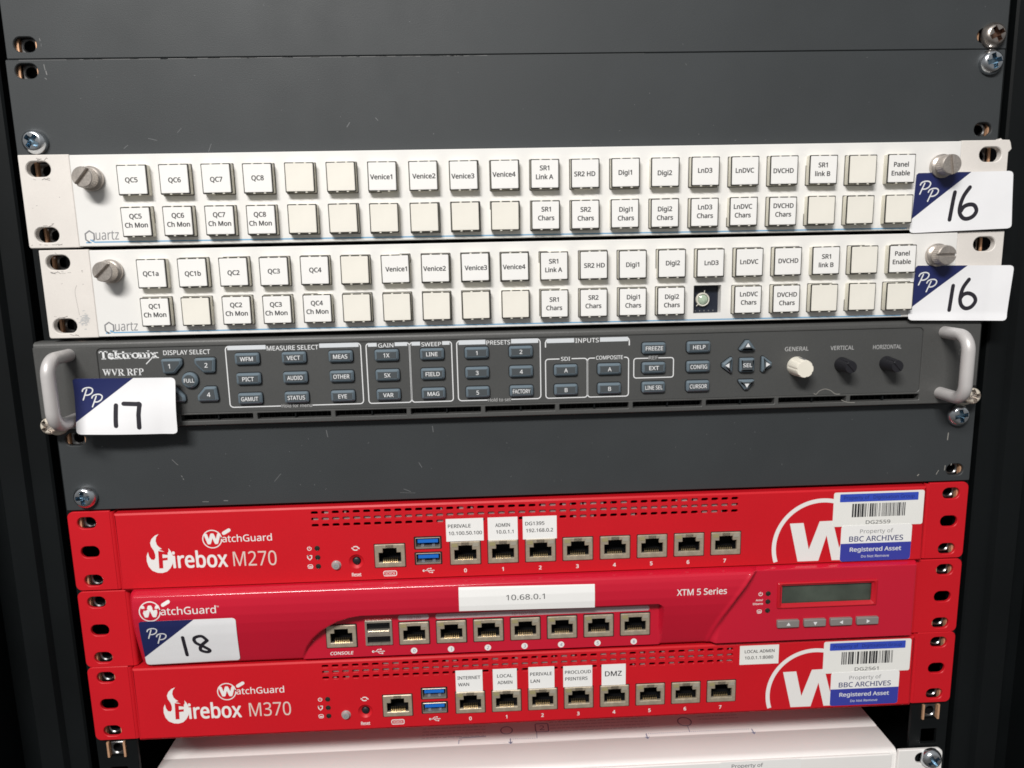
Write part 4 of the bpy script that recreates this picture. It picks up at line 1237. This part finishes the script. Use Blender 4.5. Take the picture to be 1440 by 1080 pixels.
tess(bm, [rrect(-72.0, -55.4, -244.3, -241.5, 1.2, 5)], y, 2); tess(bm, [rrect(-51.8, 65.0, -244.3, -241.5, 1.2, 5)], y, 2)
text(bm, '10/100', -63.7, -243.8, 1.7, y - .02, 7.4, 'C', 0.0, 3, .2); text(bm, '10/100/1000', -3.5, -243.8, 1.7, y - .02, 14.5, 'C', 0.0, 3, .2)
put('speed_bar', bm, ['print_red_white', 'asset_text_dark', 'pill_grey', 'pill_ink'], xb, None, None, False)

# ------------------------------------------------------------------ white box at the bottom
wb = thing('white_appliance', 'white metal box whose printed lid shows below the red units', 'appliance', (0, 0, -360))
bm = new()
ZL = -341.0
prof_ = [(2.2, ZL - 50), (2.2, ZL - 2.6), (2.5, ZL - 1.6), (3.2, ZL - .7), (4.6, ZL - .15), (6, ZL), (24, ZL), (24.5, ZL - .25), (25.2, ZL - .25), (25.7, ZL), (260, ZL), (260, ZL - 50)]
lo = [bm.verts.new((-218.2, a, b)) for a, b in prof_]; hi = [bm.verts.new((213.6, a, b)) for a, b in prof_]
for i in range(len(prof_) - 1): bm.faces.new((lo[i], lo[i+1], hi[i+1], hi[i]))
bm.faces.new(lo); bm.faces.new(hi[::-1])
lid = put('case', bm, 'box_white', wb, None, 35)
bm = new()
plate(bm, rrect(-214, 210.2, ZL - 48, ZL - 1.7, 2.0, 4), [], 0.9, 3, .5)
fpn = put('front_panel', bm, 'box_white', wb, None, 30)
for sx in (-1, 1):
    bm = new()
    out = rrect(213.4, 239.8, ZL - 45, ZL + 1.0, (.4, 3, 3, .4), 5)
    if sx < 0: out = [(-a - 4, b) for a, b in out][::-1]
    plate(bm, out, [slot(sx * 230.5 - (4 if sx < 0 else 0), ZL - 4.6, 14, 7.2, 6)], 0.0, 1.8, .35, .3)
    put('ear', bm, 'box_white', wb, None, 30)
bm = new()       # printed warnings on the lid, lying in the lid's plane
def lidprint(sub):
    for v in sub.verts: v.co = Vector((v.co.x, v.co.z, ZL + 0.06))
b2 = new()
rr = random.Random(4)
def block(x0, x1, ys, w=.55, mi=0):
    for yy in ys:
        x = x0
        while x < x1:
            l = rr.uniform(1.2, 4.5); stroke(b2, [(x, yy), (min(x + l, x1), yy)], w, 0, mi, cap=False); x += l + .7
block(-66, -27, (33, 36, 39, 42, 45, 48)); block(13, 75, (34, 37, 40, 43, 46)); block(107, 132, (39, 42, 45))
stroke(b2, rrect(4, 12, 34, 42, 1, 3), .6, 0, 1, closed=True); text(b2, '2', 8, 35.6, 4.5, 0, None, 'C', 0, 1)
stroke(b2, circle(97.5, 37.5, 4.2, 20), .7, 0, 1, closed=True)
stroke(b2, circle(-14, 37, 3.6, 20), .6, 0, 1, closed=True)
def dotted(a, b):
    n = int((Vector(b) - Vector(a)).length / 1.3)
    for k in range(n):
        p = Vector(a).lerp(Vector(b), k / n); stroke(b2, [(p.x, p.y), (p.x + .55, p.y + .05)], .5, 0, 1, cap=False)
dotted((-11.9, 28.4), (4, 28.0)); dotted((71, 27.4), (135.5, 27.4)); stroke(b2, [(4.2, 28), (4.5, 34)], .4, 0, 1); stroke(b2, [(98, 27.5), (98.2, 33.4)], .4, 0, 1)
stroke(b2, [(-43.3, 26.3), (-43.2, 29.6), (-41.6, 30)], .5, 0, 1); stroke(b2, [(-43, 31.6), (-27, 32.1)], .6, 0, 1)
for x, y0, y1 in ((-12, 28.6, 24.0), (71, 27.2, 22.6), (136.4, 27.2, 22.4)):
    stroke(b2, [(x, y0), (x, y1 + 1)], .7, 0, 1); tess(b2, [[(x - 1.6, y1 + 2.2), (x, y1 - .4), (x + 1.6, y1 + 2.2), (x, y1 + 1.4)]], 0, 1)
stroke(b2, dense([(-24, 25.5), (60, 24.4)], 5), .12, 0, 0); stroke(b2, dense([(75, 22.6), (128, 21.3)], 5), .18, 0, 0)
lidprint(b2)
put('lettering', b2, ['box_ink', 'box_blue_ink'], lid, None, None, False)
bm.free()

# ------------------------------------------------------------------ stickers and labels
def paper_label(name, label, cat, group, x0, x1, z0, z1, y, lines, m='label_white', tilt=0.0, r=0.15, ink='legend_ink'):
    bm = new()
    plate(bm, rrect(x0, x1, z0, z1, r, 3), [], y, y + 0.1, 0.03)
    o = put(name, bm, m, None, ((x0 + x1) / 2, y, (z0 + z1) / 2))
    tag(o, label, cat, group)
    bm = new()
    for (s, x, z, h, w, al, b) in lines: text(bm, s, x, z, h, y - .03, w, al, b or .014)
    put('lettering', bm, ink, o, None, None, False)
    if tilt: o.rotation_euler = (0, tilt, 0)
    return o
LY = -3.16
G = 'printed labels stuck above the network ports'
def pl(words, *a, **k): paper_label('printed_label', words, 'label', G, *a, **k)
pl('white label printed PERIVALE 10.100.50.100 above a red port', -44.4, -24.5, -200.5, -187.9, LY,
   [('PERIVALE', -43.3, -192.9, 1.9, 12.0, 'L', 0), ('10.100.50.100', -43.0, -196.9, 1.9, 17.6, 'L', 0)])
pl('white label printed ADMIN 10.0.1.1 on the uppermost red unit', -22.2, -6.3, -200.7, -187.9, LY,
   [('ADMIN', -18.2, -193.2, 1.9, 7.8, 'L', 0), ('10.0.1.1', -17.8, -197.0, 1.9, 9.2, 'L', 0)])
pl('white label printed DG1395 192.168.0.2 above a red port', -3.6, 14.6, -200.8, -188.0, LY,
   [('DG1395', -2.2, -192.9, 1.9, 10.2, 'L', 0), ('192.168.0.2', -1.8, -196.8, 1.9, 14.4, 'L', 0)])
pl('white label printed INTERNET WAN on the lowest red unit', -42.2, -27.4, -288.3, -275.4, LY,
   [('INTERNET', -41.2, -280.8, 1.9, 12.6, 'L', 0), ('WAN', -40.9, -284.8, 1.9, 6.0, 'L', 0)])
pl('white label printed LOCAL ADMIN above a port of the lowest red unit', -21.7, -8.4, -288.3, -275.5, LY,
   [('LOCAL', -15.1, -280.6, 1.9, 8.4, 'C', 0), ('ADMIN', -15.1, -284.6, 1.9, 8.2, 'C', 0)])
pl('white label printed PERIVALE LAN on the lowest red unit', -2.0, 12.4, -288.2, -275.2, LY,
   [('PERIVALE', -1.0, -280.4, 1.9, 12.0, 'L', 0), ('LAN', -.8, -284.6, 1.9, 5.0, 'L', 0)])
pl('white label printed PROCLOUD PRINTERS on the lowest red unit', 17.3, 33.5, -288.2, -275.5, LY,
   [('PROCLOUD', 18.3, -280.2, 1.9, 14.4, 'L', 0), ('PRINTERS', 18.4, -284.2, 1.9, 12.4, 'L', 0)])
pl('white label printed DMZ in larger letters on the lowest red unit', 38.7, 52.2, -288.2, -275.5, LY,
   [('DMZ', 45.3, -282.6, 2.9, 9.3, 'C', 0)])
pl('small aged label printed LOCAL ADMIN 10.0.1.1:8080 beside the big round emblem', 116.2, 138.3, -279.3, -267.9, LY,
   [('LOCAL ADMIN', 119.0, -272.3, 1.8, 16.8, 'L', 0), ('10.0.1.1:8080', 119.2, -276.1, 1.8, 16.0, 'L', 0)], m='label_aged')
# long strip on the curved front
bm = new()
n = 40; zt_, zb_ = -223.6, -236.9
gr = [[bm.verts.new((-38.6 + 72.5 * i / n, prof(zt_ + (zb_ - zt_) * j / 40 - 1.0 * i / n) - 0.2, zt_ + (zb_ - zt_) * j / 40 - 1.0 * i / n)) for j in range(41)] for i in range(n + 1)]
for i in range(n):
    for j in range(40): bm.faces.new((gr[i][j], gr[i+1][j], gr[i+1][j+1], gr[i][j+1]))
o = put('printed_label', bm, 'label_white', None, (-2, -10.2, -230), 60); tag(o, 'long white strip label printed 10.68.0.1 on the middle red unit', 'label', G)
bm = new(); text(bm, '10.68.0.1', -3.2, -231.6, 3.0, lambda a, b: prof(b) - .27, 20.6, 'C', 0); put('lettering', bm, 'legend_ink', o, None, None, False)

def asset(num, other, x0, z1, dz, label1, label2, seed):
    """barcode sticker, and the ownership sticker below it"""
    y = -3.14
    bm = new(); plate(bm, rrect(x0, x0 + 50, z1 - 19.4, z1, 1.2, 4), [], y, y + .1, .03)
    o = put('barcode_sticker', bm, 'label_aged', None, (x0 + 25, y, z1 - 10)); tag(o, label1, 'sticker', 'barcode stickers on the red units')
    bm = new(); tess(bm, [rrect(x0 + 3.4, x0 + 46.7, z1 - 5.5, z1 - 1.0, .4, 3)], y - .03)
    band = put('blue_band', bm, 'asset_blue', o, None, None, False)
    bm = new(); text(bm, 'Property of   Digitisation Group', x0 + 25, z1 - 4.1, 1.9, y - .06, 39, 'C', 0.0); put('lettering', bm, 'asset_text_dark', band, None, None, False)
    bm = new(); rr = random.Random(seed); x = x0 + 10.4
    while x < x0 + 40.0:
        w = rr.choice((.28, .28, .55, .55, .9, 1.15)); tess(bm, [[(x, z1 - 14.2), (min(x + w, x0 + 40.4), z1 - 14.2), (min(x + w, x0 + 40.4), z1 - 6.6), (x, z1 - 6.6)]], y - .03); x += w + rr.choice((.3, .3, .45, .8))
    text(bm, num, x0 + 25.2, z1 - 18.3, 2.0, y - .03, 13.6, 'C', 0.004)
    put('barcode', bm, 'legend_ink', o, None, None, False)
    y2 = y - .13
    bx, bz = x0 + 5.0, z1 - 18.9
    bm = new(); plate(bm, rrect(bx, bx + 39.4, bz - 20.6, bz, 1.6, 4), [], y2, y2 + .1, .03)
    p = put('ownership_sticker', bm, 'label_white', None, (bx + 20, y2, bz - 10)); tag(p, label2, 'sticker', 'ownership stickers on the red units')
    bm = new(); tess(bm, [rrect(bx + .05, bx + 39.35, bz - 20.55, bz - 10.3, (1.6, 1.6, 0, 0), 4)], y2 - .03)
    nb = put('blue_field', bm, 'asset_navy', p, None, None, False)
    bm = new(); text(bm, 'Registered Asset', bx + 19.7, bz - 15.0, 2.3, y2 - .06, 28.6, 'C', .016); text(bm, 'Do Not Remove', bx + 19.7, bz - 18.6, 1.4, y2 - .06, 15.6, 'C', 0)
    put('lettering', bm, 'print_white', nb, None, None, False)
    bm = new(); text(bm, 'Property of', bx + 19.7, bz - 4.6, 2.2, y2 - .04, 18.4, 'C', 0, 1); text(bm, 'BBC ARCHIVES', bx + 19.7, bz - 9.2, 2.9, y2 - .04, 30.0, 'C', .012)
    put('heading', bm, ['asset_text_dark', 'grey_ink'], p, None, None, False)
asset('DG2559', '', 164.8, -180.7, 0, 'white barcode sticker DG2559 with a blue band on the uppermost red unit', 'white and blue BBC ARCHIVES sticker below barcode DG2559', 5)
asset('DG2561', '', 163.9, -267.6, 0, 'white barcode sticker DG2561 with a blue band on the lowest red unit', 'white and blue BBC ARCHIVES sticker below barcode DG2561', 9)
paper_label('ownership_label', 'white label lettered Property of on the front of the bottom white box', 'label', None, 108, 156, -362, -342.6, 0.75,
            [('Property of', 115.2, -346.6, 2.3, 18.4, 'L', 0)], r=1.2, ink='grey_ink')

def lot_card(label, corners, surf, strokes, sw, tri, pp, rr_=2.0):
    """paper lot card: corners TL TR BR BL in (x, z); surf(u, v) gives its y; strokes are the handwritten figures"""
    TL, TR, BR, BL = [Vector(c) for c in corners]
    def pos(u, v): return TL.lerp(TR, u).lerp(BL.lerp(BR, u), v)
    def inv(x, z):
        u, v = 0.5, 0.5
        for _ in range(8):
            p = pos(u, v); du = (pos(u + 1e-3, v) - p) / 1e-3; dv = (pos(u, v + 1e-3) - p) / 1e-3
            d = Vector((x, z)) - p; det = du.x * dv.y - du.y * dv.x
            u += (d.x * dv.y - d.y * dv.x) / det; v += (du.x * d.y - du.y * d.x) / det
        return u, v
    W = (TR - TL).length; H = (BL - TL).length
    bm = new(); NU, NV = 44, 28
    vs_ = []
    vrows = [i / NV for i in range(NV + 1)]
    vrows = sorted(set(vrows + [0.012, 0.025, 0.045, 0.988, 0.975, 0.955]))
    for v in vrows:
        d = min(v, 1 - v) * H
        ins = (rr_ - math.sqrt(max(0, rr_ ** 2 - (rr_ - d) ** 2))) / W if d < rr_ else 0
        row = []
        for i in range(NU + 1):
            u = ins + (1 - 2 * ins) * i / NU; p = pos(u, v); row.append(bm.verts.new((p.x, surf(u, v), p.y)))
        vs_.append(row)
    for a, b in zip(vs_, vs_[1:]):
        for i in range(NU): bm.faces.new((a[i], a[i+1], b[i+1], b[i]))
    o = put('lot_card', bm, 'paper', None, (pos(.5, .5).x, surf(.5, .5), pos(.5, .5).y), 60)
    tag(o, label, 'lot card', 'numbered lot cards stuck on the units')
    ys = lambda k: (lambda x, z: surf(*inv(x, z)) - k)
    bm = new(); N = 26; A, B, Cc = [Vector(c) for c in tri]
    rows = [[A.lerp(B, i / N) + (Cc - A) * (j / N) for i in range(N - j + 1)] for j in range(N + 1)]
    # rounded corner of the card at A
    vv = [[bm.verts.new((p.x, ys(.05)(p.x, p.y), p.y)) for p in r] for r in rows]
    for j in range(N):
        for i in range(N - j):
            if i == 0 and j == 0:
                bm.faces.new((vv[0][1], vv[1][0], vv[1][0])) if False else None
                continue
            bm.faces.new((vv[j][i], vv[j][i+1], vv[j+1][i]))
            if i < N - j - 1: bm.faces.new((vv[j][i+1], vv[j+1][i+1], vv[j+1][i]))
        if j == 0 and N > 1: bm.faces.new((vv[0][1], vv[1][1], vv[1][0])) if not any({vv[0][1], vv[1][1], vv[1][0]} == set(f.verts) for f in vv[1][1].link_faces) else None
    nv = put('navy_corner', bm, 'tag_navy', o, None, 60, False)
    bm = new()
    (ax, az), k = pp
    for dx, dz in ((0, 0), (4.3, -3.55)):
        stem = [(ax + 2.3, az - 0.9), (ax + 1.1, az - 3.8), (ax + .1, az - 6.2)]
        bowl = [(ax + .1, az - 1.8), (ax + .7, az - .7), (ax + 2.3, az - .05), (ax + 4.2, az - .1), (ax + 5.2, az - 1.1), (ax + 4.6, az - 2.7), (ax + 3.0, az - 3.7), (ax + 1.5, az - 3.8)]
        for q in (stem, bowl):
            q = [(ax + (a - ax) * k + dx * k, az + (b - az) * k + dz * k) for a, b in q]
            stroke(bm, smooth_line(q, 5), .62 * k, ys(.09), 0)
    put('monogram', bm, 'print_white', nv, None, None, False)
    bm = new()
    for q in strokes: stroke(bm, smooth_line(q, 6) if len(q) > 2 else dense(q, .8), sw, ys(.06), 0)
    put('handwritten_number', bm, 'marker_ink', o, None, None, False)
    return o
six_a = [(223.5,-22.2),(220.9,-26.1),(219.4,-30.7),(219.3,-34.4),(221.0,-37.0),(223.5,-37.6),(226.4,-36.3),(227.8,-33.7),(226.5,-31.1),(224.0,-30.6),(221.3,-31.6),(219.8,-33.8)]
lot_card('white lot card handwritten 16 on the right end of the upper white button panel', [(195.6, -14.9), (244.9, -14.6), (246.7, -42.7), (194.0, -44.2)],
         lambda u, v: -6.6 - 1.0 * max(0, u - .55) - 1.6 * math.sin(math.pi * min(1, u / .75)) ** 2 * max(0, .45 - v) * 1.2 - .35 * math.sin(9 * u + 3 * v) * v * (1 - v),
         [[(216.0, -24.5), (214.4, -37.9)], six_a], 2.0, [(195.7, -14.9), (223.4, -14.75), (194.8, -37.2)], ((197.9, -18.9), 1.0))
six_b = [(227.0,-68.0),(224.3,-72.2),(223.2,-77.3),(223.9,-80.8),(226.3,-82.7),(229.3,-82.0),(231.3,-79.1),(230.2,-76.4),(227.3,-75.0),(224.6,-75.7),(223.1,-77.8)]
lot_card('white lot card handwritten 16 on the right end of the lower white button panel', [(198.7, -60.4), (249.6, -61.3), (247.9, -89.5), (196.2, -88.1)],
         lambda u, v: -6.7 - 1.4 * max(0, u - .8) * 5 * .6 - 1.2 * math.sin(math.pi * min(1, u / .8)) ** 2 * max(0, .4 - v) - .9 * max(0, v - .86) * 4 - .3 * math.sin(8 * u + 4 * v) * v * (1 - v),
         [[(219.0, -71.0), (217.9, -83.4)], six_b], 2.0, [(198.7, -60.4), (225.5, -60.85), (197.0, -82.2)], ((200.6, -64.0), 1.0))
lot_card('white lot card handwritten 17 curling over the left end of the grey control unit', [(-223.0, -105.9), (-174.8, -107.1), (-175.8, -135.4), (-223.6, -133.6)],
         lambda u, v: -10.2 - 2.4 * (1 - u) ** 2 - 1.5 * math.sin(math.pi * u) * (0.6 + .6 * v) - 2.6 * max(0, v - .7) * (1 - u) + .8 * math.sin(5 * v + 2 * u) * .6 - 1.2 * max(0, u - .85) * v * 6,
         [[(-203.7, -119.8), (-204.2, -126.1), (-204.3, -130.0)], dense([(-200.0, -119.1), (-192.5, -119.6), (-193.3, -124.9), (-193.5, -131.3)], 1.5)], 2.15,
         [(-223.0, -105.9), (-194.6, -106.6), (-223.5, -127.6)], ((-219.3, -110.6), 0.98))
lot_card('white lot card handwritten 18 under the brand name of the middle red unit', [(-206.0, -235.6), (-155.9, -235.5), (-157.6, -263.3), (-207.4, -264.0)],
         lambda u, v: min(prof(-235.5 - 28.2 * v), prof(-235.5 - 28.2 * v)) - .25 - .25 * max(0, u - .9) * 10 * v,
         [[(-185.0, -246.4), (-184.9, -258.3)], [(-172.7, -249.0), (-175.2, -246.1), (-179.0, -247.1), (-178.9, -250.2), (-175.4, -252.9), (-172.5, -255.6), (-174.0, -256.8), (-177.1, -255.4), (-176.4, -252.4), (-172.8, -249.2)]], 1.85,
         [(-206.0, -235.6), (-177.6, -235.55), (-207.1, -258.5)], ((-202.6, -240.0), .98))
